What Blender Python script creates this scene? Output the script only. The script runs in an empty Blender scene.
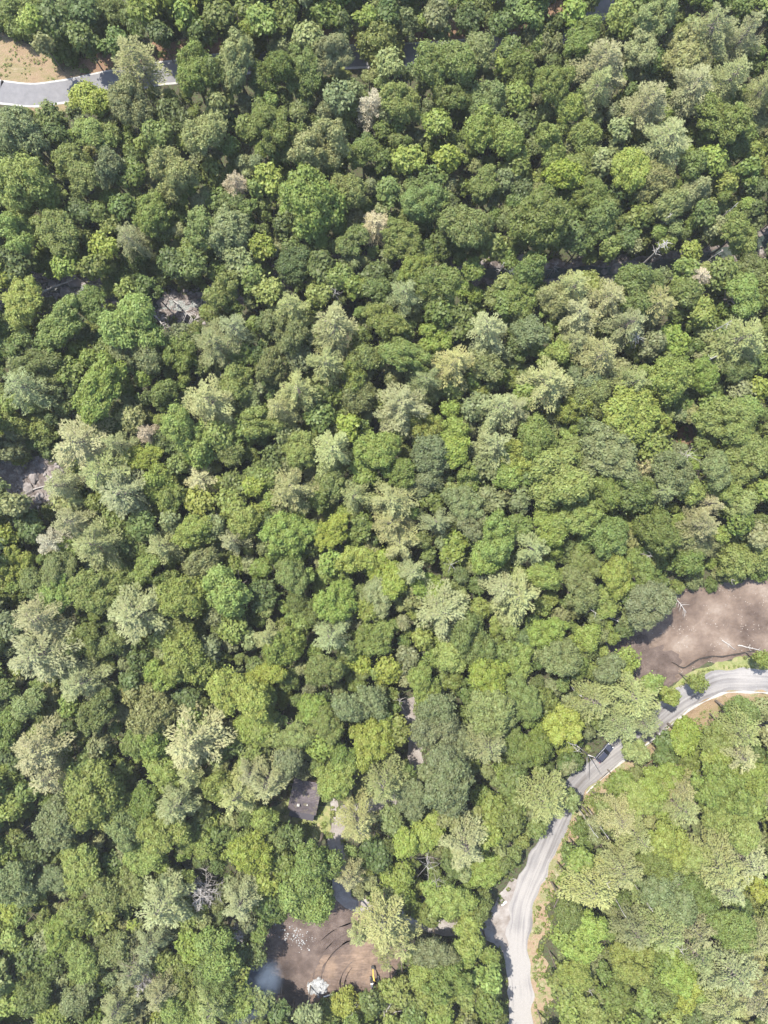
import bpy, bmesh, math, random
import numpy as np
from mathutils import Vector, Matrix, noise as mn
random.seed(7)
rng = np.random.default_rng(11)
sc = bpy.context.scene
COL = sc.collection
MPP = 0.26          # metres per photo pixel on the ground
CAMH = 178.0
rad = math.radians

# ------------------------------------------------------------------ helpers
def W(px, py, z=0.0):
    k = MPP * (CAMH - z) / CAMH
    return ((px - 384) * k, (512 - py) * k)

def link(o, parent=None):
    COL.objects.link(o)
    if parent: o.parent = parent
    return o

def tag(o, label=None, cat=None, group=None, kind=None):
    if label: o['label'] = label
    if cat: o['category'] = cat
    if group: o['group'] = group
    if kind: o['kind'] = kind
    return o

def empty(name, loc, rz=0.0):
    o = bpy.data.objects.new(name, None)
    o.empty_display_size = 0.5
    o.location = loc; o.rotation_euler = (0, 0, rz)
    return link(o)

def np_mesh(name, V, F, smooth=False, cols=None):
    """V (n,3), F list of arrays (k,3) or (k,4)"""
    me = bpy.data.meshes.new(name)
    V = np.ascontiguousarray(V, dtype=np.float32)
    me.vertices.add(len(V)); me.vertices.foreach_set('co', V.ravel())
    if not isinstance(F, list): F = [F]
    loops = np.concatenate([f.ravel() for f in F]).astype(np.int32)
    sizes = np.concatenate([np.full(len(f), f.shape[1], dtype=np.int32) for f in F])
    starts = np.concatenate([[0], np.cumsum(sizes)[:-1]]).astype(np.int32)
    me.loops.add(len(loops)); me.loops.foreach_set('vertex_index', loops)
    me.polygons.add(len(sizes)); me.polygons.foreach_set('loop_start', starts)
    me.polygons.foreach_set('loop_total', sizes)
    if smooth: me.polygons.foreach_set('use_smooth', np.ones(len(sizes), dtype=bool))
    me.update(calc_edges=True)
    if cols is not None:
        a = me.color_attributes.new('tint', 'FLOAT_COLOR', 'POINT')
        c = np.ones((len(V), 4), dtype=np.float32); c[:, :3] = cols
        a.data.foreach_set('color', c.ravel())
    return me

def obj(name, me, mat=None, parent=None):
    o = bpy.data.objects.new(name, me)
    if mat and not me.materials: me.materials.append(mat)
    return link(o, parent)

class MB:
    """collects simple solids, then builds one mesh"""
    def __init__(s): s.v = []; s.f = []
    def add(s, V, F):
        b = len(s.v); s.v += [tuple(p) for p in V]; s.f += [tuple(i + b for i in f) for f in F]
    def box(s, c, d, rz=0, taper=1.0, M=None):
        x, y, z = [q / 2 for q in d]; P = []
        for sx, sy, sz in ((-1,-1,-1),(1,-1,-1),(1,1,-1),(-1,1,-1),(-1,-1,1),(1,-1,1),(1,1,1),(-1,1,1)):
            k = taper if sz > 0 else 1
            P.append(Vector((sx*x*k, sy*y*k, sz*z)))
        R = M or Matrix.Rotation(rz, 3, 'Z')
        s.add([R @ p + Vector(c) for p in P], [(0,3,2,1),(4,5,6,7),(0,1,5,4),(1,2,6,5),(2,3,7,6),(3,0,4,7)])
    def tube(s, pts, rads, n=6, cap=True):
        pts = [Vector(p) for p in pts]; b = len(s.v)
        for i, p in enumerate(pts):
            d = (pts[min(i+1, len(pts)-1)] - pts[max(i-1, 0)])
            d = d.normalized() if d.length > 1e-6 else Vector((0,0,1))
            a = d.orthogonal().normalized() if abs(d.z) < .9 else Vector((1,0,0)).cross(d).normalized()
            c = d.cross(a)
            for k in range(n):
                t = 2*math.pi*k/n
                s.v.append(tuple(p + (a*math.cos(t) + c*math.sin(t))*rads[i]))
        for i in range(len(pts)-1):
            for k in range(n):
                k2 = (k+1) % n
                s.f.append((b+i*n+k, b+i*n+k2, b+(i+1)*n+k2, b+(i+1)*n+k))
        if cap:
            s.f.append(tuple(b+k for k in reversed(range(n))))
            s.f.append(tuple(b+(len(pts)-1)*n+k for k in range(n)))
    def prism(s, prof, y0, y1):
        """profile in xz extruded along y"""
        n = len(prof)
        V = [(x, y0, z) for x, z in prof] + [(x, y1, z) for x, z in prof]
        F = [tuple(range(n)), tuple(reversed(range(n, 2*n)))]
        F += [(i, i+n, (i+1) % n + n, (i+1) % n) for i in range(n)]
        s.add(V, F)
    def mesh(s, name, smooth=False, bevel=0):
        me = bpy.data.meshes.new(name); me.from_pydata(s.v, [], s.f)
        bm = bmesh.new(); bm.from_mesh(me)
        bmesh.ops.recalc_face_normals(bm, faces=bm.faces)
        if bevel: bmesh.ops.bevel(bm, geom=list(bm.edges), offset=bevel, segments=2, affect='EDGES', profile=.5)
        bm.to_mesh(me); bm.free()
        if smooth:
            for p in me.polygons: p.use_smooth = True
        return me
    def build(s, name, mat, parent=None, smooth=False, bevel=0):
        return obj(name, s.mesh(name, smooth, bevel), mat, parent)

# ------------------------------------------------------------------ materials
def nodes(m):
    m.use_nodes = True; nt = m.node_tree; nt.nodes.clear()
    return nt, nt.nodes, nt.links

def N(nt, t, **kw):
    n = nt.nodes.new(t)
    for k, v in kw.items():
        if k.startswith('_'): setattr(n, k[1:], v)
        else: n.inputs[k.replace('__', ' ')].default_value = v
    return n

def leaf_material(name, from_attr=False, transl=0.45, vary=0.35):
    m = bpy.data.materials.new(name); nt, nd, lk = nodes(m)
    out = N(nt, 'ShaderNodeOutputMaterial')
    if from_attr:
        src = N(nt, 'ShaderNodeVertexColor', _layer_name='tint'); base = src.outputs['Color']
    else:
        src = N(nt, 'ShaderNodeObjectInfo'); base = src.outputs['Color']
    tc = N(nt, 'ShaderNodeTexCoord')
    n1 = N(nt, 'ShaderNodeTexNoise', Scale=0.9, Detail=2.0)
    n2 = N(nt, 'ShaderNodeTexNoise', Scale=4.0, Detail=2.0)
    lk.new(tc.outputs['Object'], n1.inputs['Vector']); lk.new(tc.outputs['Object'], n2.inputs['Vector'])
    geo = N(nt, 'ShaderNodeNewGeometry')
    add = N(nt, 'ShaderNodeMath', _operation='ADD')
    lk.new(n1.outputs['Fac'], add.inputs[0]); lk.new(n2.outputs['Fac'], add.inputs[1])
    add2 = N(nt, 'ShaderNodeMath', _operation='ADD')
    mu = N(nt, 'ShaderNodeMath', _operation='MULTIPLY'); mu.inputs[1].default_value = .55
    lk.new(geo.outputs['Random Per Island'], mu.inputs[0])
    lk.new(add.outputs[0], add2.inputs[0]); lk.new(mu.outputs[0], add2.inputs[1])
    mr = N(nt, 'ShaderNodeMapRange'); mr.inputs['From Min'].default_value = .75; mr.inputs['From Max'].default_value = 1.75
    mr.inputs['To Min'].default_value = 1 - vary; mr.inputs['To Max'].default_value = 1 + vary
    lk.new(add2.outputs[0], mr.inputs['Value'])
    hs = N(nt, 'ShaderNodeHueSaturation')
    hm = N(nt, 'ShaderNodeMapRange'); hm.inputs['From Min'].default_value = .3; hm.inputs['From Max'].default_value = .7
    hm.inputs['To Min'].default_value = .485; hm.inputs['To Max'].default_value = .515
    lk.new(n1.outputs['Fac'], hm.inputs['Value']); lk.new(hm.outputs[0], hs.inputs['Hue'])
    lk.new(mr.outputs[0], hs.inputs['Value']); lk.new(base, hs.inputs['Color'])
    b = N(nt, 'ShaderNodeBsdfPrincipled', Roughness=.55); b.inputs['Specular IOR Level'].default_value = .35
    t = N(nt, 'ShaderNodeBsdfTranslucent'); mx = N(nt, 'ShaderNodeMixShader'); mx.inputs[0].default_value = transl
    lk.new(hs.outputs[0], b.inputs['Base Color']); lk.new(hs.outputs[0], t.inputs['Color'])
    lk.new(b.outputs[0], mx.inputs[1]); lk.new(t.outputs[0], mx.inputs[2]); lk.new(mx.outputs[0], out.inputs[0])
    return m

def mottled(name, cols, scale=.3, detail=8, rough=.9, bump=.0, bscale=3., spec=.2, coord='Object', stretch=None, metallic=0, extra=None):
    """noise-driven ramp of colours"""
    m = bpy.data.materials.new(name); nt, nd, lk = nodes(m)
    out = N(nt, 'ShaderNodeOutputMaterial')
    b = N(nt, 'ShaderNodeBsdfPrincipled', Roughness=rough, Metallic=metallic); b.inputs['Specular IOR Level'].default_value = spec
    tc = N(nt, 'ShaderNodeTexCoord'); mp = N(nt, 'ShaderNodeMapping')
    if stretch: mp.inputs['Scale'].default_value = stretch
    lk.new(tc.outputs[coord], mp.inputs['Vector'])
    n1 = N(nt, 'ShaderNodeTexNoise', Scale=scale, Detail=detail, Roughness=.65)
    lk.new(mp.outputs[0], n1.inputs['Vector'])
    cr = N(nt, 'ShaderNodeValToRGB'); el = cr.color_ramp.elements
    while len(el) > 1: el.remove(el[-1])
    for i, (p, c) in enumerate(cols):
        e = el[0] if i == 0 else el.new(p)
        e.position = p; e.color = (*c, 1)
    lk.new(n1.outputs['Fac'], cr.inputs[0])
    last = cr.outputs[0]
    if extra: last = extra(nt, lk, mp, last)
    lk.new(last, b.inputs['Base Color'])
    if bump:
        n2 = N(nt, 'ShaderNodeTexNoise', Scale=bscale, Detail=6.0)
        lk.new(tc.outputs['Object'], n2.inputs['Vector'])
        bp = N(nt, 'ShaderNodeBump', Strength=bump, Distance=.4)
        lk.new(n2.outputs['Fac'], bp.inputs['Height']); lk.new(bp.outputs[0], b.inputs['Normal'])
    lk.new(b.outputs[0], out.inputs[0])
    return m

def plain(name, c, rough=.5, spec=.5, metallic=0, var=.12, scale=2.):
    lo = tuple(x*(1-var) for x in c); hi = tuple(x*(1+var) for x in c)
    return mottled(name, [(.3, lo), (.7, hi)], scale=scale, detail=4, rough=rough, spec=spec, metallic=metallic)

LEAF = leaf_material('leaves')
NEEDLE = leaf_material('needles', transl=.3, vary=.3)
LEAFA = leaf_material('leaves_mass', from_attr=True)
BARK = mottled('bark', [(.3, (.10,.08,.065)), (.7, (.2,.17,.14))], scale=2.5, bump=.3)
DEADWOOD = mottled('dead_wood', [(.3, (.22,.20,.185)), (.7, (.40,.38,.355))], scale=1.5, bump=.3)
GREYWOOD = mottled('grey_wood', [(.3, (.17,.155,.14)), (.7, (.32,.295,.27))], scale=1.5)
GRND = mottled('forest_floor', [(.3, (.022,.028,.012)), (.48, (.06,.052,.032)), (.56, (.045,.065,.024)), (.7, (.085,.075,.045))], scale=1.3, detail=10, bump=.5, bscale=2)

def stones(th, col):
    def f(nt, lk, mp, last):
        v = N(nt, 'ShaderNodeTexVoronoi', Scale=1.6); lk.new(mp.outputs[0], v.inputs['Vector'])
        n = N(nt, 'ShaderNodeTexNoise', Scale=.25, Detail=3.0); lk.new(mp.outputs[0], n.inputs['Vector'])
        a = N(nt, 'ShaderNodeMath', _operation='LESS_THAN'); lk.new(v.outputs['Distance'], a.inputs[0]); a.inputs[1].default_value = th
        g = N(nt, 'ShaderNodeMath', _operation='GREATER_THAN'); lk.new(n.outputs['Fac'], g.inputs[0]); g.inputs[1].default_value = .52
        mm = N(nt, 'ShaderNodeMath', _operation='MULTIPLY'); lk.new(a.outputs[0], mm.inputs[0]); lk.new(g.outputs[0], mm.inputs[1])
        mx = N(nt, 'ShaderNodeMixRGB'); lk.new(mm.outputs[0], mx.inputs[0]); lk.new(last, mx.inputs[1]); mx.inputs[2].default_value = (*col, 1)
        return mx.outputs[0]
    return f
DIRT_TOP = mottled('dirt_pinkish', [(.32, (.055,.038,.03)), (.44, (.10,.073,.057)), (.56, (.145,.108,.084)), (.68, (.21,.168,.135))], scale=.11, detail=12, bump=.7, bscale=1.6, extra=stones(.16, (.28,.25,.215)))

def tracks(nt, lk, mp, last):
    v = N(nt, 'ShaderNodeTexNoise', Scale=.55, Detail=8.0, Distortion=2.2)
    m2 = N(nt, 'ShaderNodeMapping'); m2.inputs['Rotation'].default_value = (0, 0, .6); m2.inputs['Scale'].default_value = (.35, 1.6, 1)
    lk.new(mp.outputs[0], m2.inputs['Vector']); lk.new(m2.outputs[0], v.inputs['Vector'])
    mx = N(nt, 'ShaderNodeMixRGB', _blend_type='OVERLAY'); mx.inputs[0].default_value = .55
    lk.new(last, mx.inputs[1]); lk.new(v.outputs['Fac'], mx.inputs[2])
    return mx.outputs[0]
DIRT_LOW = mottled('dirt_brown', [(.3, (.07,.048,.038)), (.48, (.11,.08,.064)), (.6, (.17,.12,.087)), (.72, (.23,.17,.125))], scale=.10, detail=12, bump=.9, bscale=1.2, extra=tracks)
DIRT_ORANGE = mottled('dirt_orange', [(.3, (.17,.115,.07)), (.48, (.24,.18,.12)), (.56, (.15,.155,.065)), (.72, (.31,.26,.20))], scale=.3, detail=10, bump=.6)
BANK_TAN = mottled('bank_tan', [(.3, (.125,.085,.05)), (.46, (.205,.148,.092)), (.58, (.15,.125,.06)), (.72, (.26,.205,.145))], scale=.28, detail=12, bump=.7, stretch=(.5,1.2,1))
BANK_BROWN = mottled('bank_brown', [(.3, (.11,.065,.04)), (.55, (.17,.105,.068)), (.7, (.13,.12,.055))], scale=.3, detail=10, bump=.6)
GRASS = mottled('grass_verge', [(.3, (.11,.135,.045)), (.5, (.17,.18,.07)), (.65, (.24,.21,.11))], scale=.5, detail=10, bump=.6)

def gravel_mat():
    m = bpy.data.materials.new('gravel'); nt, nd, lk = nodes(m)
    out = N(nt, 'ShaderNodeOutputMaterial'); b = N(nt, 'ShaderNodeBsdfPrincipled', Roughness=.9); b.inputs['Specular IOR Level'].default_value = .2
    uv = N(nt, 'ShaderNodeUVMap', _uv_map='UV'); mp = N(nt, 'ShaderNodeMapping'); mp.inputs['Scale'].default_value = (9, .05, 1)
    lk.new(uv.outputs[0], mp.inputs['Vector'])
    n = N(nt, 'ShaderNodeTexNoise', Scale=1.0, Detail=6.0, Distortion=.3); lk.new(mp.outputs[0], n.inputs['Vector'])
    tc = N(nt, 'ShaderNodeTexCoord'); n2 = N(nt, 'ShaderNodeTexNoise', Scale=.09, Detail=8.0); lk.new(tc.outputs['Object'], n2.inputs['Vector'])
    n3 = N(nt, 'ShaderNodeTexNoise', Scale=5.0, Detail=4.0); lk.new(tc.outputs['Object'], n3.inputs['Vector'])
    a = N(nt, 'ShaderNodeMath', _operation='ADD'); lk.new(n.outputs['Fac'], a.inputs[0]); lk.new(n2.outputs['Fac'], a.inputs[1])
    # the road is newly gravelled (whiter) along its lower stretch
    sep = N(nt, 'ShaderNodeSeparateXYZ'); lk.new(tc.outputs['Object'], sep.inputs[0])
    mr = N(nt, 'ShaderNodeMapRange'); mr.inputs['From Min'].default_value = -92; mr.inputs['From Max'].default_value = -112
    mr.inputs['To Min'].default_value = 0; mr.inputs['To Max'].default_value = .28
    lk.new(sep.outputs['Y'], mr.inputs['Value'])
    a2 = N(nt, 'ShaderNodeMath', _operation='ADD'); lk.new(a.outputs[0], a2.inputs[0]); lk.new(mr.outputs[0], a2.inputs[1])
    cr = N(nt, 'ShaderNodeValToRGB'); e = cr.color_ramp.elements
    e[0].position = .36; e[0].color = (.105,.095,.09,1); e[1].position = .62; e[1].color = (.245,.232,.22,1)
    e2 = e.new(.48); e2.color = (.165,.157,.155,1)
    dv = N(nt, 'ShaderNodeMath', _operation='MULTIPLY'); dv.inputs[1].default_value = .5; lk.new(a2.outputs[0], dv.inputs[0])
    lk.new(dv.outputs[0], cr.inputs[0])
    mx = N(nt, 'ShaderNodeMixRGB', _blend_type='OVERLAY'); mx.inputs[0].default_value = .25
    lk.new(cr.outputs[0], mx.inputs[1]); lk.new(n3.outputs['Fac'], mx.inputs[2])
    lk.new(mx.outputs[0], b.inputs['Base Color'])
    bp = N(nt, 'ShaderNodeBump', Strength=.4, Distance=.1); lk.new(n3.outputs['Fac'], bp.inputs['Height']); lk.new(bp.outputs[0], b.inputs['Normal'])
    lk.new(b.outputs[0], out.inputs[0]); return m
GRAVEL = gravel_mat()
ASPHALT = mottled('asphalt', [(.3, (.115,.112,.115)), (.7, (.165,.16,.162))], scale=.5, detail=8, rough=.85)
CONC = mottled('concrete_edge', [(.35, (.25,.24,.225)), (.7, (.38,.37,.35))], scale=.6, rough=.9)
ROCK = mottled('rock', [(.3, (.10,.088,.082)), (.5, (.18,.16,.15)), (.7, (.28,.255,.24))], scale=.5, bump=.6, bscale=2)
ROCKBED = mottled('rock_bed', [(.3, (.05,.04,.036)), (.48, (.11,.09,.08)), (.62, (.22,.195,.18))], scale=.6, detail=12, bump=.9, bscale=1.5)
WATER = mottled('water', [(.3, (.02,.03,.025)), (.7, (.04,.05,.04))], scale=.4, rough=.35, spec=.3, bump=.3)
GRAVEL_DIRT = mottled('gravel_dirt', [(.3, (.14,.118,.102)), (.5, (.21,.187,.17)), (.7, (.28,.262,.245))], scale=.35, detail=12, bump=.5)
RUBBLE = mottled('pale_rubble', [(.3, (.18,.18,.178)), (.7, (.34,.343,.34))], scale=1., bump=.4)

# ------------------------------------------------------------------ layout data (in photo pixels)
CREEK = [(-120,300),(-20,296),(40,286),(90,288),(130,298),(175,302),(215,296),(260,280),(320,272),(400,270),(480,272),(560,270),(620,268),(665,262),(705,254),(740,246),(790,232),(900,205)]
ROAD = [(900,676),(790,681),(768,681),(745,680),(722,681),(700,690),(683,700),(662,717),(640,735),(617,750),(597,766),(578,785),(565,805),(555,825),(547,845),(538,865),(529,885),(522,905),(519,925),(518,945),(518,965),(520,990),(521,1035),(523,1150)]
PAVED = [(-200,86),(-20,91),(0,92),(30,95),(60,92),(90,86),(120,80),(150,75),(180,71),(220,65),(280,59),(340,57),(400,55),(440,53),(480,49),(520,43),(560,32),(592,14),(612,-12),(640,-80),(660,-200)]
DRIVE = [(486,934),(460,930),(430,926),(400,918),(370,908),(348,902),(340,885),(338,860),(335,835),(342,815),(370,808),(400,800),(414,780),(415,755),(414,725),(405,700)]
CLEAR_TOP = [(800,562),(768,572),(735,582),(705,586),(672,590),(655,606),(640,622),(622,636),(606,640),(606,664),(628,684),(660,690),(685,680),(694,668),(715,662),(750,656),(800,650)]
CLEAR_LOW = [(262,934),(272,920),(285,912),(305,902),(330,900),(345,893),(366,897),(385,902),(412,905),(418,925),(410,945),(400,965),(388,990),(372,1003),(345,1000),(318,1004),(290,1012),(262,1010),(248,990),(246,962),(252,945)]
YARD = [(282,800),(330,806),(334,838),(300,842),(272,830),(272,812)]

def catmull(P, step=6.0):
    out = []
    for i in range(len(P)-1):
        p0 = P[max(i-1,0)]; p1 = P[i]; p2 = P[i+1]; p3 = P[min(i+2, len(P)-1)]
        n = max(2, int(math.dist(p1, p2)/step))
        for k in range(n):
            t = k/n
            out.append(tuple(.5*((2*p1[j]) + (-p0[j]+p2[j])*t + (2*p0[j]-5*p1[j]+4*p2[j]-p3[j])*t*t + (-p0[j]+3*p1[j]-3*p2[j]+p3[j])*t**3) for j in (0,1)))
    out.append(P[-1]); return out
CREEKW = np.array([W(*p) for p in catmull(CREEK, 8)])
def creek_d(x, y):
    return float(np.sqrt(((CREEKW - (x, y))**2).sum(1).min()))
def tz(x, y):
    d = creek_d(x, y)
    return -2.2*math.exp(-(d/7.0)**2)

def inside(p, poly):
    x, y = p; c = False; n = len(poly)
    for i in range(n):
        x1, y1 = poly[i]; x2, y2 = poly[(i+1) % n]
        if (y1 > y) != (y2 > y) and x < (x2-x1)*(y-y1)/(y2-y1)+x1: c = not c
    return c

# ------------------------------------------------------------------ ground
def make_ground():
    xs = np.concatenate([np.array([-2500,-1200,-600,-300,-200]), np.arange(-150, 151, 2.5), np.array([200,300,600,1200,2500])])
    ys = np.concatenate([np.array([-2500,-1200,-600,-300,-220]), np.arange(-180, 181, 2.5), np.array([220,300,600,1200,2500])])
    X, Y = np.meshgrid(xs, ys)
    P = np.stack([X.ravel(), Y.ravel()], 1)
    D = np.full(len(P), 1e9)
    for c in CREEKW: D = np.minimum(D, ((P-c)**2).sum(1))
    Z = -2.2*np.exp(-D/49.0)
    nx = len(xs); ny = len(ys)
    i, j = np.meshgrid(np.arange(nx-1), np.arange(ny-1)); a = (j*nx+i).ravel()
    F = np.stack([a, a+1, a+nx+1, a+nx], 1)
    me = np_mesh('ground', np.column_stack([P, Z]), F, smooth=True)
    o = obj('ground', me, GRND); tag(o, kind='structure')
make_ground()

def ribbon(name, pts, w, z, mat, jit=0.0, off=0.0, follow=False, wf=None):
    """pts in photo px; w metres; off = sideways shift in metres (+ = left of travel)"""
    P = [Vector((*W(*p), 0)) for p in catmull(pts, 5)]
    V = []; F = []; UV = []; L = 0
    for i, p in enumerate(P):
        d = (P[min(i+1, len(P)-1)] - P[max(i-1, 0)]).normalized(); nrm = Vector((-d.y, d.x, 0))
        if i: L += (P[i]-P[i-1]).length
        ww = w if wf is None else wf(i/len(P))
        n = 5
        for k in range(n):
            u = k/(n-1)-.5
            e = jit*(mn.noise(Vector((p.x*.25, p.y*.25, 3+k*7)))) if k in (0, n-1) else 0
            q = p + nrm*(off + u*ww + e)
            zz = (tz(q.x, q.y) if follow else 0) + z
            V.append((q.x, q.y, zz)); UV.append((u+.5, L))
        if i:
            b = (i-1)*n
            for k in range(n-1): F.append((b+k, b+n+k, b+n+k+1, b+k+1))
    me = bpy.data.meshes.new(name); me.from_pydata(V, [], F); uv = me.uv_layers.new(name='UV')
    for l in me.loops: uv.data[l.index].uv = UV[l.vertex_index]
    bm = bmesh.new(); bm.from_mesh(me); bmesh.ops.recalc_face_normals(bm, faces=bm.faces)
    bm.to_mesh(me); bm.free()
    if me.polygons[0].normal.z < 0: me.flip_normals()
    o = obj(name, me, mat); return o

def patch(name, poly, z, mat, jit=1.2, hgt=0.0):
    """flat sheet with an uneven edge"""
    n = len(poly); P = []
    for i in range(n):
        a = Vector(W(*poly[i])); b = Vector(W(*poly[(i+1) % n])); k = max(2, int((b-a).length/.7))
        for t in range(k): P.append(a.lerp(b, t/k))
    c = sum(P, Vector((0,0)))/len(P)
    Q = []
    for p in P:
        d = (p-c).normalized(); e = jit*(mn.noise(Vector((p.x*.35, p.y*.35, 1)))+.5*mn.noise(Vector((p.x*1.3, p.y*1.3, 5))))
        Q.append(p+d*e)
    bm = bmesh.new(); vs = [bm.verts.new((p.x, p.y, z)) for p in Q]
    bm.faces.new(vs); bmesh.ops.triangulate(bm, faces=bm.faces)
    me = bpy.data.meshes.new(name); bm.to_mesh(me); bm.free()
    if me.polygons[0].normal.z < 0: me.flip_normals()
    o = obj(name, me, mat); tag(o, kind='structure'); return o

tag(ribbon('rocky_creek_bed', CREEK, 7, .12, ROCKBED, jit=3, follow=True), kind='structure')
tag(ribbon('creek', CREEK, 2.6, .2, WATER, jit=1.2, follow=True), kind='structure')
patch('rocky_ground', [(-20,462),(10,455),(40,458),(62,466),(64,480),(48,500),(30,512),(-20,508)], .03, ROCKBED, jit=2)
patch('forest_soil', [(672,425),(694,428),(706,440),(700,452),(676,450)], .025, BANK_BROWN, jit=1.5)
patch('dirt_clearing', CLEAR_TOP, .02, DIRT_TOP, jit=1.6)
patch('dark_soil_and_shade', [(606,640),(622,632),(640,634),(655,645),(672,650),(680,668),(672,684),(655,688),(628,684),(606,664)], .03, mottled('dark_soil_and_shade', [(.3, (.05,.036,.03)), (.5, (.085,.063,.053)), (.7, (.14,.108,.09))], scale=.3, detail=12, bump=.6), jit=3.5)  # brown soil with the trees' shadow mixed into its colour
patch('dirt_yard', CLEAR_LOW, .02, DIRT_LOW, jit=1.6)
patch('cabin_yard', YARD, .02, GRASS, jit=1.6)
patch('dark_soil_and_shade', [(258,936),(272,918),(290,908),(330,900),(352,908),(356,928),(348,945),(330,955),(314,966),(306,985),(300,1006),(264,1010),(248,990),(246,962)], .03, bpy.data.materials['dark_soil_and_shade'], jit=3.0)  # darker left side: soil tone and painted tree shade in one sheet
for k_ in (0, 1, 3, 4, 6):
    R_k = 27+k_*7.5+3*math.sin(k_*5); a0 = 150+k_*9; pts_ = [(372+R_k*math.cos(rad(a_)), 985+R_k*.95*math.sin(rad(a_))) for a_ in range(a0, a0+78, 8)]
    tag(ribbon('wheel_rut', pts_, .32, .045, bpy.data.materials['dark_soil_and_shade'], jit=.9), kind='structure')
tag(ribbon('dirt_driveway', DRIVE, 3.8, .035, GRAVEL_DIRT, jit=1.6), kind='structure')
patch('pale_driveway_gravel', [(396,905),(416,898),(424,912),(414,934),(398,938),(392,922)], .04, CONC, jit=1.5)
patch('pale_gravel_spot', [(330,798),(337,800),(343,820),(340,826),(332,815)], .04, GRAVEL_DIRT, jit=.8)
tag(ribbon('road_verge', ROAD, 6.8, .012, DIRT_ORANGE, jit=4.5, off=3.6), kind='structure')
patch('grass_strip', [(688,672),(715,664),(750,657),(800,652),(800,672),(768,670),(735,672),(705,680),(685,694),(672,700),(665,692)], .028, GRASS, jit=1.2)
patch('tan_verge', [(700,702),(720,697),(768,694),(800,694),(800,712),(755,716),(715,722),(680,742),(655,760),(640,770),(640,755),(668,730)], .026, BANK_TAN, jit=1.5)
tag(ribbon('gravel_road', ROAD, 6.0, .05, GRAVEL, jit=1.5), kind='structure')
jn = patch('gravel_junction', [(478,934),(482,921),(491,910),(500,896),(511,880),(524,880),(526,960),(509,968),(503,952),(494,943),(484,940)], .046, GRAVEL_DIRT, jit=.8)
tag(ribbon('gravel_windrow', ROAD[:12], .5, .07, CONC, jit=.5, off=3.15), kind='structure')
tag(ribbon('brown_bank', PAVED[2:], 5.2, .02, BANK_BROWN, jit=1.4, off=5.4), kind='structure')
patch('tan_bank', [(-90,15),(0,27),(14,38),(35,47),(52,58),(70,66),(84,72),(76,80),(40,84),(0,82),(-90,80)], .03, BANK_TAN, jit=1.6)
patch('sandy_verge', [(20,108),(48,103),(72,95),(84,98),(78,108),(50,116),(20,114)], .024, BANK_TAN, jit=1.2)
tag(ribbon('paved_road', PAVED, 5.6, .05, ASPHALT, jit=.05), kind='structure')
tag(ribbon('concrete_gutter', PAVED, .42, .07, CONC, jit=.12, off=2.9), kind='structure')
tag(ribbon('concrete_gutter', PAVED, .5, .07, CONC, jit=.3, off=-2.95), kind='structure')

# ------------------------------------------------------------------ tree geometry
def leaf_quads(P, Nrm, size, r, elong=1.35):
    """diamond leaf sprays at P facing Nrm"""
    n = len(P)
    a = r.normal(size=(n, 3)); a -= (a*Nrm).sum(1, keepdims=True)*Nrm; a /= np.linalg.norm(a, axis=1, keepdims=True)+1e-9
    b = np.cross(Nrm, a)
    s = (size*r.uniform(.65, 1.35, n))[:, None]
    fold = Nrm*s*.18
    V = np.stack([P - a*s*.5*elong, P - b*s*.42 + fold, P + a*s*.5*elong, P + b*s*.42 + fold*.3], 1).reshape(-1, 3)
    return V

def quadF(n): return np.arange(n*4).reshape(-1, 4)

def broad_crown(r, R, nl, nleaf, leaf, flat=.72, spread=1.0):
    # lobes on a dome
    C = []; LR = []
    tries = 0
    lr0 = R*(.54/math.sqrt(nl/9))
    heads = []          # a crown is a few leaders, each with its own bunches
    for h in range(int(r.integers(3, 6))):
        a = r.uniform(0, 6.28); q = R*r.uniform(.1, .62); heads.append((np.array([math.cos(a)*q, math.sin(a)*q, r.uniform(-.35, .4)*R]), R*r.uniform(.36, .66)))
    while len(C) < nl and tries < 9000:
        tries += 1
        d = r.normal(size=3); d /= np.linalg.norm(d)
        if d[2] < -.35: continue
        hc, hr = heads[int(r.integers(len(heads)))]
        lr = lr0*r.choice([.6, .8, 1.0, 1.25])*r.uniform(.85, 1.15)
        c = hc + d*hr*r.uniform(.5, 1.0)*spread; c[2] *= flat
        if math.hypot(c[0], c[1]) + lr*.75 > R*1.08: continue
        if all(np.linalg.norm(c-q) > (lr+w)*.56 for q, w in zip(C, LR)):
            C.append(c); LR.append(lr)
    C = np.array(C); LR = np.array(LR)
    w = LR**2; w /= w.sum()
    idx = r.choice(len(C), nleaf, p=w)
    d = r.normal(size=(nleaf, 3)); d[:, 2] += .35; d /= np.linalg.norm(d, axis=1, keepdims=True)
    # sub-clumps: a bumpy surface inside every lobe
    bump = 1 + .22*np.sin(d[:, 0]*7 + idx*1.7)*np.sin(d[:, 1]*7 + idx*2.3)*np.cos(d[:, 2]*6)
    rr = LR[idx]*bump*(1 - .45*r.random(nleaf)**2.2)*(1 + .24*np.abs(r.normal(size=nleaf))*(r.random(nleaf) < .38))
    P = C[idx] + d*rr[:, None]*np.array([1, 1, .85])
    nr = d + r.normal(size=(nleaf, 3))*.5; nr[:, 2] += .45; nr /= np.linalg.norm(nr, axis=1, keepdims=True)
    return leaf_quads(P, nr, leaf, r), C, LR

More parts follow.
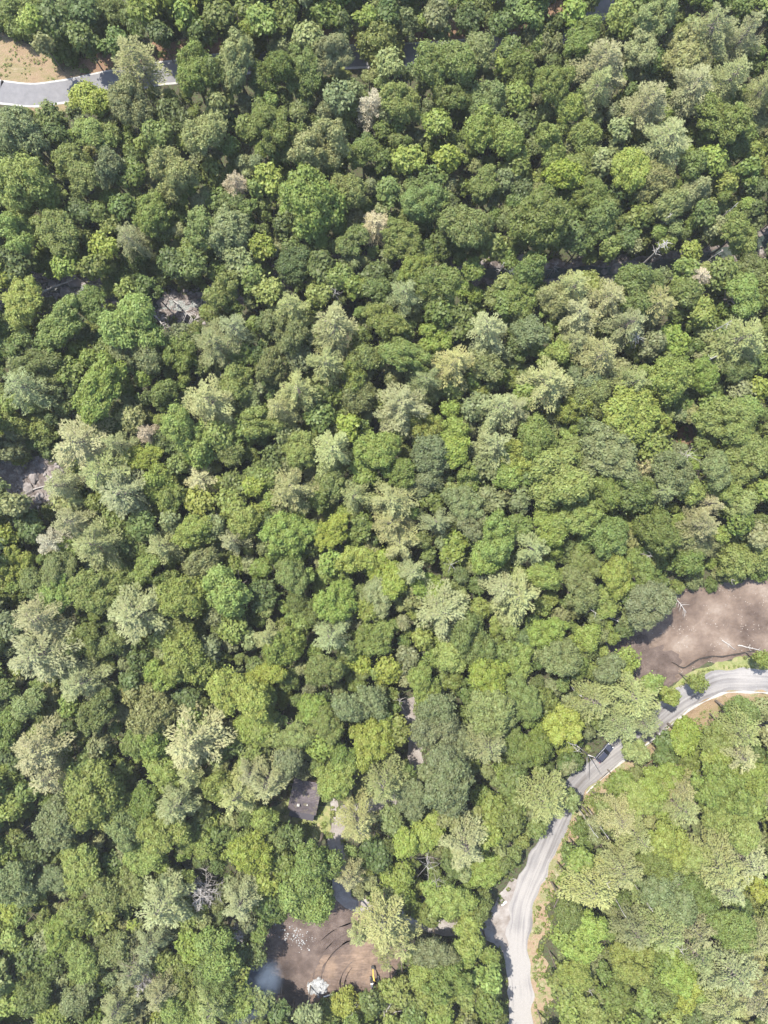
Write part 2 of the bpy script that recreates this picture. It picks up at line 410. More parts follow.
def pine_crown(r, R, Hc, dens=1.0):
    """radiating, feathery limbs in tiers; apex at z=0, lowest tier at -Hc"""
    P = []; A = []; S = []
    MBb = MB()
    z = -.3; ang = r.uniform(0, 6)
    while z > -Hc:
        t = -z/Hc
        L = R*(.16 + .92*t**.62) * (1 if t < .75 else 1-.8*(t-.75))
        nb = int(4 + 2*t + r.integers(0, 2))
        for k in range(nb):
            ang += 2*math.pi/nb; th = ang + r.uniform(-.3, .3); l = L*r.uniform(.55, 1.25)
            up = .30*(1-t) - .02
            dirv = np.array([math.cos(th), math.sin(th), 0.0])
            side = np.array([-dirv[1], dirv[0], 0])
            pts = []
            for s in np.linspace(.0, 1, 5):
                pts.append(np.array([0, 0, z]) + dirv*l*s + np.array([0, 0, up*l*s - .22*l*s*s + (.10*l*max(0, s-.7))]))
            if l > R*.45: MBb.tube(pts, [.09, .075, .055, .035, .015], 3, cap=False)
            nt = max(3, int(l*2.6*dens))
            for s in np.linspace(.22, 1.0, nt):
                base = np.array([0, 0, z]) + dirv*l*s + np.array([0, 0, up*l*s - .22*l*s*s + .10*l*max(0, s-.7)])
                wdt = .25*l*(math.sin(math.pi*min(1, s*.78+.1)))*.9
                for sg in (-1, 1):
                    nn = max(1, int(wdt/.34))
                    for q in range(nn):
                        f = (q+.5)/nn
                        p = base + side*sg*wdt*f + dirv*wdt*f*.75 + r.normal(size=3)*.08
                        n_t = int(6*dens)
                        for _ in range(n_t):
                            d = side*sg*.8 + dirv*1.0 + r.normal(size=3)*.45; d[2] += .25
                            d /= np.linalg.norm(d)
                            P.append(p + d*.12); A.append(d); S.append(r.uniform(.34, .6))
                d = dirv + r.normal(size=3)*.3; d[2] += .3; d /= np.linalg.norm(d)
                for _ in range(3):
                    d2 = d + r.normal(size=3)*.35; d2 /= np.linalg.norm(d2)
                    P.append(base + d2*.1); A.append(d2); S.append(r.uniform(.45, .8))
        z -= Hc*r.uniform(.075, .115)
    for _ in range(14):
        d = r.normal(size=3)*.5; d[2] = abs(d[2])+.8; d /= np.linalg.norm(d)
        P.append(np.array([0, 0, -.1])); A.append(d); S.append(.7)
    P = np.array(P); A = np.array(A); S = np.array(S)[:, None]
    up = np.array([0, 0, 1.0]) + r.normal(size=P.shape)*.45
    B = np.cross(A, up); B /= np.linalg.norm(B, axis=1, keepdims=True)+1e-9
    wd = S*.115
    V = np.stack([P - A*S*.3, P + B*wd, P + A*S*.7, P - B*wd], 1).reshape(-1, 3)
    return V, MBb

def trunk_mb(r, limbs=6):
    """unit trunk: height 1 up to the crown centre, limbs reaching radius ~.6"""
    m = MB(); x = y = 0; pts = []; rd = []
    for i in range(7):
        t = i/6; pts.append((x, y, t*1.02-.02)); rd.append(.075*(1-.62*t)*(1.45 if i == 0 else 1))
        x += r.uniform(-.03, .03); y += r.uniform(-.03, .03)
    m.tube(pts, rd, 7)
    for k in range(limbs):
        th = 2*math.pi*k/limbs + r.uniform(-.4, .4); z0 = r.uniform(.62, .92); L = r.uniform(.45, .7)
        c, s = math.cos(th), math.sin(th)
        m.tube([(0, 0, z0), (c*L*.4, s*L*.4, z0+.06), (c*L*.8, s*L*.8, z0+.15), (c*L*1.05, s*L*1.05, z0+.2)], [.035, .028, .017, .006], 4)
    return m

PR = np.random.default_rng(5)
BROAD = {}
for cls, (R, n, nl, nleaf, leaf) in {'s': (2.6, 7, 14, 3700, .30), 'm': (4.0, 12, 32, 10000, .31), 'l': (5.6, 11, 54, 19500, .32)}.items():
    L = []
    for i in range(n):
        V, C, LR = broad_crown(PR, R, nl + int(PR.integers(-3, 5)), nleaf, leaf, flat=PR.uniform(.62, .95), spread=PR.uniform(.92, 1.05))
        ex = 1.0  # lopsided outline
        V = V * np.array([PR.uniform(.85, 1.15), PR.uniform(.85, 1.15), 1])
        V = V * (R/np.percentile(np.hypot(V[:, 0], V[:, 1]), 97.5))
        L.append(np_mesh('broadleaf_crown', V, quadF(len(V)//4)))
        L[-1].materials.append(LEAF)
    BROAD[cls] = (R, L)
TRUNKS = []
for i in range(4):
    me = trunk_mb(PR).mesh('tree_trunk', smooth=True); me.materials.append(BARK); TRUNKS.append(me)
PINES = []
for i in range(10):
    V, mb = pine_crown(PR, 4.4, PR.uniform(9, 12), dens=1.15)
    bv = np.array(mb.v); nf = len(V)//4
    me = np_mesh('pine_crown', np.concatenate([V, bv]), [quadF(nf), np.array(mb.f)+len(V)])
    me.materials.append(NEEDLE); me.materials.append(BARK)
    mi = np.zeros(len(me.polygons), dtype=np.int32); mi[nf:] = 1; me.polygons.foreach_set('material_index', mi)
    PINES.append(me)
PT = []
for i in range(2):
    m = MB(); m.tube([(0,0,-.02), (.01,0,.3), (0,.01,.7), (0,0,1)], [.09,.06,.04,.008], 7); me = m.mesh('pine_trunk', smooth=True); me.materials.append(BARK); PT.append(me)

def bare_branches(r, R, H0, H1, n, sub=3, droop=0.1, th0=.06):
    m = MB()
    for k in range(n):
        z = H0 + (H1-H0)*(k+.5)/n; th = k*2.4 + r.uniform(-.4, .4)
        l = R*r.uniform(.55, 1.05)*(1 - .5*(z-H0)/(H1-H0))
        c = np.array([math.cos(th), math.sin(th), 0]); s = np.array([-c[1], c[0], 0])
        bend = r.uniform(-.25, .25)
        def pt(t): return np.array([0, 0, z]) + c*l*t + s*bend*l*t*t + np.array([0, 0, (.35*t - droop*t*t)*l])
        m.tube([pt(t) for t in (0, .35, .7, 1)], [th0, th0*.7, th0*.45, th0*.18], 4, cap=False)
        for j in range(sub):
            t0 = r.uniform(.3, .9); sg = r.choice([-1, 1]); l2 = l*r.uniform(.2, .42)
            p0 = pt(t0); d = c*.7 + s*sg*.8 + np.array([0, 0, r.uniform(-.1, .5)])
            m.tube([p0, p0 + d*l2*.5 + np.array([0, 0, .05]), p0 + d*l2 + s*sg*.1], [th0*.45, th0*.3, th0*.12], 3, cap=False)
            if sub > 3:
                p1 = p0 + d*l2*.55; d3 = d + r.normal(size=3)*.6
                m.tube([p1, p1 + d3*l2*.45], [th0*.25, th0*.1], 3, cap=False)
    return m
BARE = []
for i in range(3):
    me = bare_branches(PR, 4.2, -6, 1.0, 30, 9, th0=.085).mesh('bare_crown'); me.materials.append(GREYWOOD); BARE.append(me)

PALETTE = {  # leaf base colours; D is darkened for trees standing in shade
 'L': (.150,.205,.056), 'Y': (.172,.222,.050), 'M': (.112,.156,.046), 'D': (.085,.124,.042), 'O': (.136,.180,.054),
 'G': (.130,.165,.074), 'S': (.170,.205,.092), 'P': (.198,.228,.108), 'Q': (.155,.185,.09), 'T': (.300,.300,.205)}
CNAME = {'L': 'fresh green', 'Y': 'yellow-green', 'M': 'mid green', 'D': 'dark green', 'O': 'olive green', 'G': 'blue-grey green',
 'S': 'sage green', 'P': 'pale feathery', 'Q': 'grey-green', 'T': 'tan', 'K': 'grey leafless'}

# each tile of the photograph: "x y r kind", measured in a 3x enlargement of a 256-pixel tile
TILES = {
(0,0): """30 40 45 O;90 60 32 Y;150 50 50 D;180 115 50 M;240 30 50 D;250 120 48 D;320 50 55 M;340 115 45 D;430 30 40 L;480 45 45 M;480 100 40 D;560 30 45 L;600 80 45 D;650 40 45 M;690 80 38 D;740 30 45 M;742 78 25 Y;120 118 32 S;
398 152 68 P;265 300 52 Y;60 390 65 S;140 355 45 M;400 300 62 S;330 290 26 L;285 400 52 L;220 470 50 O;460 390 45 M;520 330 45 D;570 200 66 M;700 172 68 S;650 215 48 M;640 310 45 G;605 400 70 S;740 370 42 M;520 520 70 S;310 500 50 G;380 520 45 M;250 545 60 O;60 540 75 L;130 590 45 L;40 690 55 L;160 690 60 M;250 640 40 D;360 620 40 D;470 650 62 O;380 710 48 S;310 742 40 Y;710 545 34 T;742 620 30 M;690 700 58 S;590 680 50 M;560 740 35 L;690 600 35 D;640 500 40 M;430 445 40 O;180 420 35 D;20 480 40 D""",
(256,0): """20 60 40 L;90 30 45 M;220 20 45 M;330 40 36 Y;250 70 40 D;440 60 50 S;550 30 45 G;690 20 50 M;640 60 40 D;560 88 30 D;740 70 35 D;400 20 40 D;160 40 40 D;20 15 40 D;
70 130 52 S;5 125 48 L;150 110 45 S;140 200 60 M;50 210 58 M;230 165 55 S;370 130 66 O;400 190 40 S;350 310 48 T;430 290 65 O;250 290 42 G;200 330 26 G;50 370 65 M;40 300 30 L;190 440 75 S;60 440 40 M;320 460 48 M;460 460 45 Y;545 370 42 Y;570 180 70 M;680 140 50 G;500 200 32 G;590 270 50 M;680 300 65 G;742 180 42 L;715 395 75 L;580 475 45 Y;570 182 52 M;840 128 52 L;755 150 40 M;170 590 78 L;290 560 60 O;390 570 45 M;500 600 60 M;360 670 44 T;40 540 40 Y;640 660 80 M;700 540 55 M;752 540 40 G;150 685 45 L;230 640 42 M;450 720 60 M;290 730 50 M;20 740 35 Y;80 680 45 D;560 730 40 D;765 640 32 M;720 742 45 L;100 745 35 D;530 540 40 D;390 480 35 D""",
(512,0): """60 30 45 M;200 20 45 L;130 60 40 D;20 20 40 D;80 130 75 G;210 100 55 M;330 60 50 L;280 165 68 P;390 130 50 S;430 50 58 S;610 60 70 Q;720 75 52 P;700 10 40 M;560 150 68 S;420 190 35 D;680 215 52 P;560 245 60 P;420 290 65 P;480 410 65 P;268 240 50 P;30 200 50 M;130 240 65 M;762 255 45 P;750 345 40 S;640 350 70 M;20 280 40 O;40 380 45 D;170 330 50 L;210 385 50 L;110 430 50 O;160 520 50 Y;220 470 50 O;280 480 45 S;370 480 60 Y;330 375 40 S;230 590 55 O;330 570 40 D;430 560 55 S;520 490 50 M;600 480 45 L;660 540 34 Y;712 510 40 M;742 465 38 L;660 430 60 D;560 570 50 S;480 630 50 S;390 632 45 M;260 650 50 M;90 650 80 M;200 700 45 D;300 740 40 L;622 680 38 S;690 690 60 L;540 750 40 Y;580 640 35 M;350 700 35 D;742 560 35 D;740 630 35 D;30 500 45 M;20 560 35 D""",
(0,256): """40 30 50 D;190 28 40 L;290 30 45 M;400 40 60 D;520 30 50 D;440 95 50 D;580 30 40 M;660 90 60 L;742 60 45 M;720 20 40 S;65 140 62 Y;190 195 80 L;285 150 55 M;370 110 48 L;395 200 76 L;320 60 50 O;30 275 50 D;140 260 40 D;20 190 35 D;700 205 50 P;640 250 65 S;530 290 52 M;400 300 66 G;722 285 42 M;270 300 35 O;210 342 40 M;110 335 60 M;50 380 60 S;290 395 85 L;180 410 35 D;480 405 50 M;390 480 40 S;610 425 75 P;712 370 50 L;700 445 40 D;752 430 35 G;80 500 70 L;20 440 35 O;230 560 80 P;340 560 45 P;440 530 32 T;560 525 70 L;650 530 45 L;742 510 45 L;600 600 40 L;680 600 50 M;430 612 55 Y;350 520 35 D;480 560 30 D;20 562 50 G;290 650 70 S;170 690 50 P;350 712 80 P;600 670 50 T;470 685 50 L;540 625 40 M;700 675 45 M;752 685 36 Y;510 742 50 L;600 740 45 Y;680 742 45 L;190 742 45 S;40 742 45 S;560 440 35 D""",
(256,256): """30 100 42 L;240 60 40 O;300 82 40 L;360 40 50 D;100 20 60 D;200 20 50 D;480 40 55 L;450 105 50 S;560 95 70 M;650 40 40 M;100 140 50 S;180 112 40 L;230 195 75 P;90 225 65 G;20 205 35 D;370 120 50 M;390 205 65 L;690 205 62 P;752 140 40 M;752 80 40 S;612 200 45 M;550 165 45 M;600 310 62 P;450 295 62 L;535 240 50 L;340 302 50 M;280 352 50 M;210 315 60 S;60 330 55 G;130 300 40 G;120 390 55 P;60 452 45 P;20 505 50 L;190 435 55 D;90 530 40 S;185 485 45 M;320 425 55 G;430 435 70 S;510 372 50 S;580 385 40 D;580 460 26 L;700 315 50 G;740 445 65 P;650 452 45 G;500 500 50 Y;590 530 50 Y;600 602 50 Y;510 605 60 G;510 682 48 G;630 672 50 L;230 572 70 P;280 502 45 Y;370 562 78 O;150 592 60 L;60 602 40 D;410 652 55 M;320 655 45 L;100 692 70 S;20 662 40 M;230 662 50 M;290 722 50 S;400 732 60 S;460 692 40 D;720 555 60 S;752 640 50 L;690 632 40 G;620 742 60 G;700 722 45 G;540 742 40 M;40 732 32 L;180 732 40 M;730 362 35 M;40 392 35 D""",
(512,256): """60 60 60 M;30 112 50 M;190 82 60 P;130 132 50 S;200 165 55 P;240 82 40 O;60 222 50 G;20 162 45 O;20 262 40 D;300 122 60 P;390 92 68 M;440 142 65 P;370 195 52 P;360 60 50 M;520 42 55 L;510 105 50 M;570 172 45 L;560 62 34 T;640 42 45 M;680 112 65 L;742 32 50 M;742 112 40 M;190 255 45 P;280 285 65 P;130 292 50 L;110 372 80 P;220 352 50 G;250 422 55 G;190 472 50 L;500 242 45 L;420 255 45 G;480 362 65 L;445 402 45 Y;370 375 55 S;390 482 88 Y;450 505 40 L;310 592 85 G;620 255 50 D;705 242 78 S;640 312 45 D;590 352 58 L;690 325 50 M;762 292 32 O;742 405 45 Y;690 405 42 S;605 445 45 M;640 505 80 L;712 472 50 L;520 440 42 D;40 432 45 O;8 455 48 P;80 542 60 L;20 602 50 Y;170 612 60 O;150 675 80 L;260 692 60 M;230 505 45 D;430 582 45 O;490 642 68 G;410 632 40 T;600 642 60 G;720 622 70 L;752 702 45 L;580 565 35 M;350 712 60 M;450 705 50 S;560 705 50 L;650 692 50 O;600 742 45 T;20 742 42 G;40 672 45 D;120 752 40 L;690 732 50 S""",
(0,512): """20 80 36 Y;70 42 45 D;150 92 50 T;270 92 68 S;370 92 45 D;200 22 50 S;330 22 40 M;430 42 45 M;480 102 50 P;500 32 40 S;570 42 60 L;640 42 40 S;730 42 50 L;690 92 40 P;40 152 50 Y;100 202 50 G;180 192 55 G;160 262 60 L;290 222 68 O;430 182 50 L;540 252 70 L;590 162 50 G;700 232 80 L;650 312 35 G;700 352 45 L;752 392 35 S;390 312 78 P;340 182 40 O;100 322 70 P;20 332 45 G;100 432 85 P;240 392 60 M;320 402 50 M;420 432 45 D;480 372 45 M;560 442 70 L;480 492 50 L;630 402 45 G;540 362 45 M;640 472 40 D;220 522 65 P;300 602 75 M;210 592 40 L;80 572 50 G;20 542 35 M;390 502 42 D;400 562 45 S;450 602 65 S;710 562 80 Y;742 642 60 L;560 572 45 D;580 642 45 M;560 702 88 P;450 692 50 L;100 722 70 P;300 692 40 G;180 672 50 D;270 732 45 M;380 702 50 M;30 652 50 M;20 742 40 D;680 702 45 D;742 742 40 O;640 722 40 M;460 742 40 L""",
(256,512): """30 32 35 D;100 62 75 L;180 92 40 D;240 62 55 Y;320 52 40 M;400 32 55 P;430 102 55 P;470 182 40 P;540 32 50 S;650 32 50 G;720 82 70 L;690 152 50 L;600 112 45 L;350 112 26 S;230 152 36 L;300 152 50 Y;390 192 60 Y;270 217 22 L;90 122 50 M;90 202 60 O;150 192 30 L;20 172 35 M;20 252 45 D;150 282 55 M;130 332 36 L;230 262 60 L;380 262 58 S;330 302 36 L;510 222 50 L;560 302 80 S;740 232 60 P;762 322 32 S;500 392 40 L;450 442 45 G;370 392 66 O;310 452 36 Y;400 472 42 Y;220 382 58 S;90 422 68 L;30 372 45 P;30 502 60 Y;200 492 65 O;100 502 36 D;270 412 40 M;650 382 68 M;580 442 50 L;690 482 75 Y;590 502 36 M;740 422 40 M;510 522 55 L;310 577 66 G;380 622 45 L;30 602 50 L;160 582 50 L;110 662 60 O;200 642 60 O;200 702 45 L;80 742 50 G;420 652 40 O;560 602 65 G;530 642 60 G;690 622 80 G;640 542 40 D;350 702 66 Y;250 732 50 M;580 712 75 G;700 712 70 S;752 542 40 S;752 662 45 D;20 662 45 O""",
(512,512): """20 32 40 M;100 42 60 L;190 22 60 L;60 112 55 S;170 112 40 D;280 72 68 M;240 152 50 M;300 192 58 L;350 82 40 S;440 62 60 M;480 142 78 M;560 112 60 S;590 40 50 P;530 52 26 Y;690 132 78 L;690 22 40 M;752 62 40 S;30 252 75 P;110 202 50 L;190 232 58 G;240 272 22 L;370 172 50 M;425 290 74 G;340 242 36 L;300 272 40 O;110 362 55 L;220 372 50 L;50 385 42 D;140 432 58 G;200 482 48 M;290 462 50 G;342 446 38 L;30 442 50 L;30 562 58 M;110 572 42 M;160 652 54 Y;60 702 50 M;20 702 50 M;260 572 58 S;370 562 70 S;420 522 40 L;480 552 32 L;555 512 26 M;340 652 58 S;400 640 48 S;382 712 46 S;250 624 34 M;480 702 42 D;530 682 50 Y;620 692 55 M;690 612 48 M;700 672 60 P;600 742 50 L;752 440 24 L;690 742 55 P;560 752 40 M;470 752 40 D;752 592 35 S;180 752 36 D""",
(0,768): """20 22 36 O;130 32 60 P;240 22 40 M;280 92 85 O;410 122 62 M;490 32 50 L;560 22 36 P;520 122 60 P;640 62 50 L;700 92 60 P;752 22 40 P;20 122 45 L;140 172 85 G;70 72 40 M;380 182 55 G;480 222 72 O;440 272 60 L;600 242 50 L;590 172 36 M;650 202 36 D;740 272 72 Y;20 252 36 M;100 252 45 D;60 352 60 G;140 332 55 G;240 312 72 L;340 292 45 D;350 372 72 O;470 432 80 P;500 352 45 G;610 372 66 K;720 412 52 P;20 432 36 Y;180 482 62 L;240 442 50 M;240 582 60 L;330 552 50 G;320 442 45 O;400 502 32 Y;440 552 50 P;390 622 60 S;430 640 36 K;650 562 75 L;560 552 45 L;510 592 40 L;560 642 50 M;640 642 60 M;700 622 45 L;720 492 36 K;100 562 42 D;150 602 45 D;30 522 40 L;230 692 50 G;170 742 50 L;90 692 50 M;30 702 45 L;340 732 50 P;470 692 42 P;410 742 45 S;550 732 55 L;630 732 55 S;700 702 50 L;720 560 40 D;700 742 42 D""",
(256,768): """30 62 68 P;20 182 50 L;250 52 72 L;190 -8 32 D;380 62 64 S;440 32 40 D;600 72 88 G;480 102 58 G;520 32 40 G;310 182 62 P;400 162 40 G;440 212 50 Y;520 192 50 L;590 152 40 S;710 132 42 L;700 205 42 L;762 62 45 M;752 172 40 M;360 272 50 D;440 330 38 L;445 395 34 L;640 252 70 P;700 322 64 L;590 302 40 D;590 402 58 L;650 422 64 M;630 500 52 L;520 442 40 M;275 335 40 P;180 300 78 M;150 400 78 L;80 302 45 M;90 202 45 D;30 242 55 O;20 342 45 Y;30 412 40 D;385 470 78 P;305 502 36 P;440 542 48 P;390 572 48 S;540 562 58 G;520 622 58 L;570 642 60 L;630 562 42 L;520 682 45 O;560 692 48 L;640 692 45 L;700 562 32 O;700 632 45 L;440 672 45 O;402 672 34 L;286 716 48 Y;224 740 46 M;150 742 42 S;350 722 42 D;470 742 40 M;560 752 45 L;700 722 38 M;-5 560 34 D;20 712 42 G;60 742 40 D""",
(512,768): """10 32 36 D;10 102 42 M;110 112 66 P;180 92 34 G;20 152 45 M;80 172 36 M;160 0 30 S;330 55 38 M;400 102 60 L;450 42 64 L;520 62 55 P;520 132 55 P;620 62 75 L;720 42 65 L;612 162 58 L;680 172 74 L;742 132 45 L;290 130 34 M;325 170 55 P;390 222 60 S;215 285 44 L;480 232 64 L;540 262 60 L;250 372 75 P;330 322 58 S;430 302 55 M;470 382 78 G;560 392 60 M;640 312 75 P;720 292 70 P;660 372 58 P;752 372 36 Y;160 432 50 M;230 522 74 L;165 500 42 L;190 602 58 L;380 502 60 Q;460 512 70 Q;560 502 60 Q;370 582 60 O;490 602 64 L;420 562 45 M;570 572 55 Q;650 502 74 M;730 522 55 Q;680 622 80 P;752 642 50 P;742 722 60 P;640 732 60 S;540 692 50 Y;470 692 50 M;410 702 40 L;330 662 50 M;290 692 40 M;150 650 40 L;175 715 45 L;240 742 50 L;400 745 42 D;480 745 40 L;600 662 50 L;320 742 45 O;700 442 36 D;165 340 30 L;340 400 32 D;410 420 30 D"""}

trees = []
for (ox, oy), s in TILES.items():
    for e in s.replace('\n', ' ').split(';'):
        e = e.split()
        if len(e) == 4:
            trees.append([ox+float(e[0])/3, oy+float(e[1])/3, float(e[2])/3, e[3]])
def blocked(px, py, m=0.0, z=8):
    """true over the roads, clearings, rocks and the cabin (ground position of the point)"""
    for poly in KEEP:
        if inside((px, py), poly): return True
    d = min(math.dist((px, py), q) for q in KEEPL)
    if d < 15+m: return True
    d = min(math.dist((px, py), q) for q in KEEPP)
    if d < 14+m or (py < 62 and d < 32 and px < 540 and False): return True
    return min(math.dist((px, py), q) for q in KEEPD) < 8+m
KEEP = [[(584,734),(614,728),(626,752),(604,780),(584,766)], CLEAR_TOP, CLEAR_LOW, YARD, [(20,266),(98,268),(104,300),(30,300)], [(146,284),(205,282),(206,326),(150,330)], [(-20,455),(64,455),(66,510),(-20,512)],
        [(664,420),(706,424),(708,452),(668,450)], [(280,768),(334,772),(330,826),(276,822)], [(608,258),(650,256),(650,274),(608,276)],
        [(640,676),(800,650),(800,716),(700,728),(640,776)], [(-30,20),(20,34),(80,66),(84,110),(-30,112)], [(60,52),(240,38),(420,38),(520,34),(524,52),(420,60),(240,68),(60,90)],
        [(536,860),(556,830),(562,850),(552,1040),(530,1040)], [(476,890),(536,850),(536,1040),(500,1040)]]
KEEPL = catmull(ROAD, 6); KEEPP = catmull(PAVED, 6); KEEPD = catmull(DRIVE, 6)

for t in trees:      # crowns do not close over the open water
    d = min(math.hypot(t[0]-384-c[0]/MPP, t[1]-512+c[1]/MPP) for c in CREEKW)
    if d < 13 and (t[0] < 230 or t[0] > 440): t[2] *= .8
def height_for(r, k):
    if k in 'PQF': return min(22 if k == 'F' else 23, 14.0 + r*.33 + random.uniform(-1, 2))
    if k == 'T': return 15 + random.uniform(-1, 2)
    if k == 'K': return 13 + random.uniform(-1, 1)
    if k == 'D': return 8.5 + r*.22 + random.uniform(-.8, 1)
    return min(21.5, 6.2 + r*.50 + random.uniform(-1.3, 1.6))

# landmarks used in the descriptions
MARKS = [((150,74),'the paved road'),((45,92),'the bend of the paved road'),((35,58),'the tan bank'),((237,182),'the small blond tree'),((376,223),'the tan tree'),((372,103),'the pale yellow tree'),
 ((60,282),'the creek rocks'),((178,303),'the fallen branches'),((32,482),'the rocky ground'),((642,417),'the bright lime crown'),((705,362),'the leaning white snags'),
 ((656,250),'the white creek snag'),((690,440),'the bare brown soil'),((720,620),'the dirt clearing'),((604,754),'the dark car'),((305,797),'the cabin roof'),((318,987),'the white rubble'),
 ((374,982),'the yellow excavator'),((518,920),'the gravel junction'),((520,1000),'the white gravel road'),((555,830),'the gravel road bend'),((205,890),'the bare grey thicket'),((415,745),'the shaded driveway'),
 ((361,703),'the frosty grey-green crown'),((247,858),'the bright yellow-green crown'),((730,680),'the curving gravel road'),((250,990),'the blue smoke'),((130,50),'the pale roadside pine'),((392,1005),'the white dead pine')]
def where(px, py, r):
    best = sorted(((math.dist((px, py), q), n, q) for q, n in MARKS if math.dist((px, py), q) > max(6, r*.5)))[0]
    d, n, q = best
    if d > 95:
        if py < 270: return 'in the wood between road and creek'
        if px < 300: return 'on the left forest slope'
        if px > 520: return 'on the right forest slope'
        return 'in the middle of the forest'
    dx, dy = px-q[0], py-q[1]
    if abs(dx) > 2*abs(dy): s = 'right of' if dx > 0 else 'left of'
    elif abs(dy) > 2*abs(dx): s = 'below' if dy > 0 else 'above'
    else: s = ('below-' if dy > 0 else 'above-') + ('right of' if dx > 0 else 'left of')
    return s + ' ' + n
used_labels = {}
def make_label(px, py, r, k, noun):
    size = 'large' if r > 22 else ('small' if r < 14 else 'medium')
    base = f"{size} {CNAME[k]} {noun} {where(px, py, r)}"
    return base, f"{base}, {round(px/768*100)}% across, {round(py/1024*100)}% down"

for t in trees:
    if t[3] == 'S' and t[2] >= 15.5 and t[1] > 235 and random.random() < .8: t[3] = 'F'
PALETTE['F'] = (.172,.205,.095); CNAME['F'] = 'soft sage green'
broad = [t for t in trees if t[3] in 'LYMDOGS' and -5 < t[0] < 773 and -5 < t[1] < 1029]
broad.sort(key=lambda t: -t[2] + (4 if t[3] == 'D' else 0))
# individuals: the 300 that show largest
indiv = broad[:300]; rest = broad[300:]
conif = [t for t in trees if t[3] in 'PQTF']
bare = [t for t in trees if t[3] == 'K']
bases = {}
for t in indiv + conif + bare:
    noun = 'broadleaf tree' if t[3] in 'LYMDOGS' else ('pine tree' if t[3] in 'PQTF' else 'tree')
    a, b = make_label(t[0], t[1], t[2], t[3], noun); t.append((a, b)); bases[a] = bases.get(a, 0)+1
seen = set()
def final_label(t):
    a, b = t[4]
    l = a if bases[a] == 1 else b
    while l in seen: l = b.replace('% across', '.5% across') if '.5%' not in l else l + ' again'
    seen.add(l); return l

def leafcol(k):
    c = PALETTE[k]; j = random.uniform(.88, 1.14); g = random.uniform(.96, 1.035)
    return (c[0]*j/g*1.31, c[1]*j*g*1.18, c[2]*j*random.uniform(.85, 1.15)*1.04, 1)

def place_broad(t):
    px, py, r, k = t[:4]; H = height_for(r, k)
    if py < 45 and px < 540: H = min(H, 9.5 if px > 260 else 6.0)
    if px < 212 and 238 < py < 284: H = min(H, 8.5)
    if px < 70 and 405 < py < 462: H = min(H, 8.0)
    if 255 < px < 385 and py > 980: H = min(H, 6.5)
    if 585 < px < 612 and 700 < py < 745: H = min(H, 5.0)
    if px > 470 and px < 522 and py > 855: H = min(H, 10.5)
    if r < 13 and min(math.dist((px, py), q) for q in KEEPL) < 24: H = min(H, 2.5+r*.25)
    if px > 668 and 535 < py < 590: H = min(H, 9.5)
    R = r*MPP*(CAMH-H+3)/CAMH*1.10
    cls = 's' if R < 3.2 else ('m' if R < 4.8 else 'l'); R0, L = BROAD[cls]
    cz = H - R*.7
    x, y = W(px, py, cz+.3*R)
    zb = tz(x, y)
    e = empty('broadleaf_tree', (x, y, zb), random.uniform(0, 6.28))
    tag(e, final_label(t), 'tree', 'broadleaf trees of the forest canopy')
    tr = obj('trunk', random.choice(TRUNKS), None, e); tr.scale = (R*.85, R*.85, cz-zb)
    cr = obj('crown', random.choice(L), None, e); cr.location = (0, 0, cz-zb); s = R/R0
    cr.scale = (s*random.uniform(.9, 1.18), s*random.uniform(.84, 1.08), s*random.uniform(.9, 1.3)); cr.color = leafcol(k)
    cr.rotation_euler = (random.uniform(-.25, .25), random.uniform(-.25, .25), 0)

def place_pine(t):
    px, py, r, k = t[:4]; H = height_for(r, k)
    R = r*MPP*(CAMH-H+4)/CAMH*1.12
    x, y = W(px, py, H-3.0); zb = tz(x, y)
    e = empty('pine_tree', (x, y, zb), random.uniform(0, 6.28))
    tag(e, final_label(t), 'pine tree', 'pine trees of the forest canopy')
    tr = obj('trunk', random.choice(PT), None, e); tr.scale = (3.2, 3.2, H-zb)
    cr = obj('crown', random.choice(PINES), None, e); cr.location = (0, 0, H-zb); s = R/4.4
    cr.scale = (s*random.uniform(.9, 1.12), s*random.uniform(.86, 1.08), min(1.05, max(.6, s*random.uniform(.85, 1.15))))
    cr.color = leafcol(k); cr.rotation_euler = (random.uniform(-.11, .11), random.uniform(-.11, .11), 0)

def place_bare(t):
    px, py, r, k = t[:4]; H = height_for(r, k); x, y = W(px, py, H-3); zb = tz(x, y)
    e = empty('bare_tree', (x, y, zb), random.uniform(0, 6.28)); tag(e, final_label(t), 'bare tree', 'leafless grey trees')
    tr = obj('trunk', random.choice(PT), None, e); tr.scale = (3, 3, H-zb)
    cr = obj('bare_crown', random.choice(BARE), None, e); cr.location = (0, 0, H-1-zb); s = r*MPP*.93/4.2; cr.scale = (s, s, 1)

for t in indiv: place_broad(t)
for t in conif: place_pine(t)
for t in bare: place_bare(t)

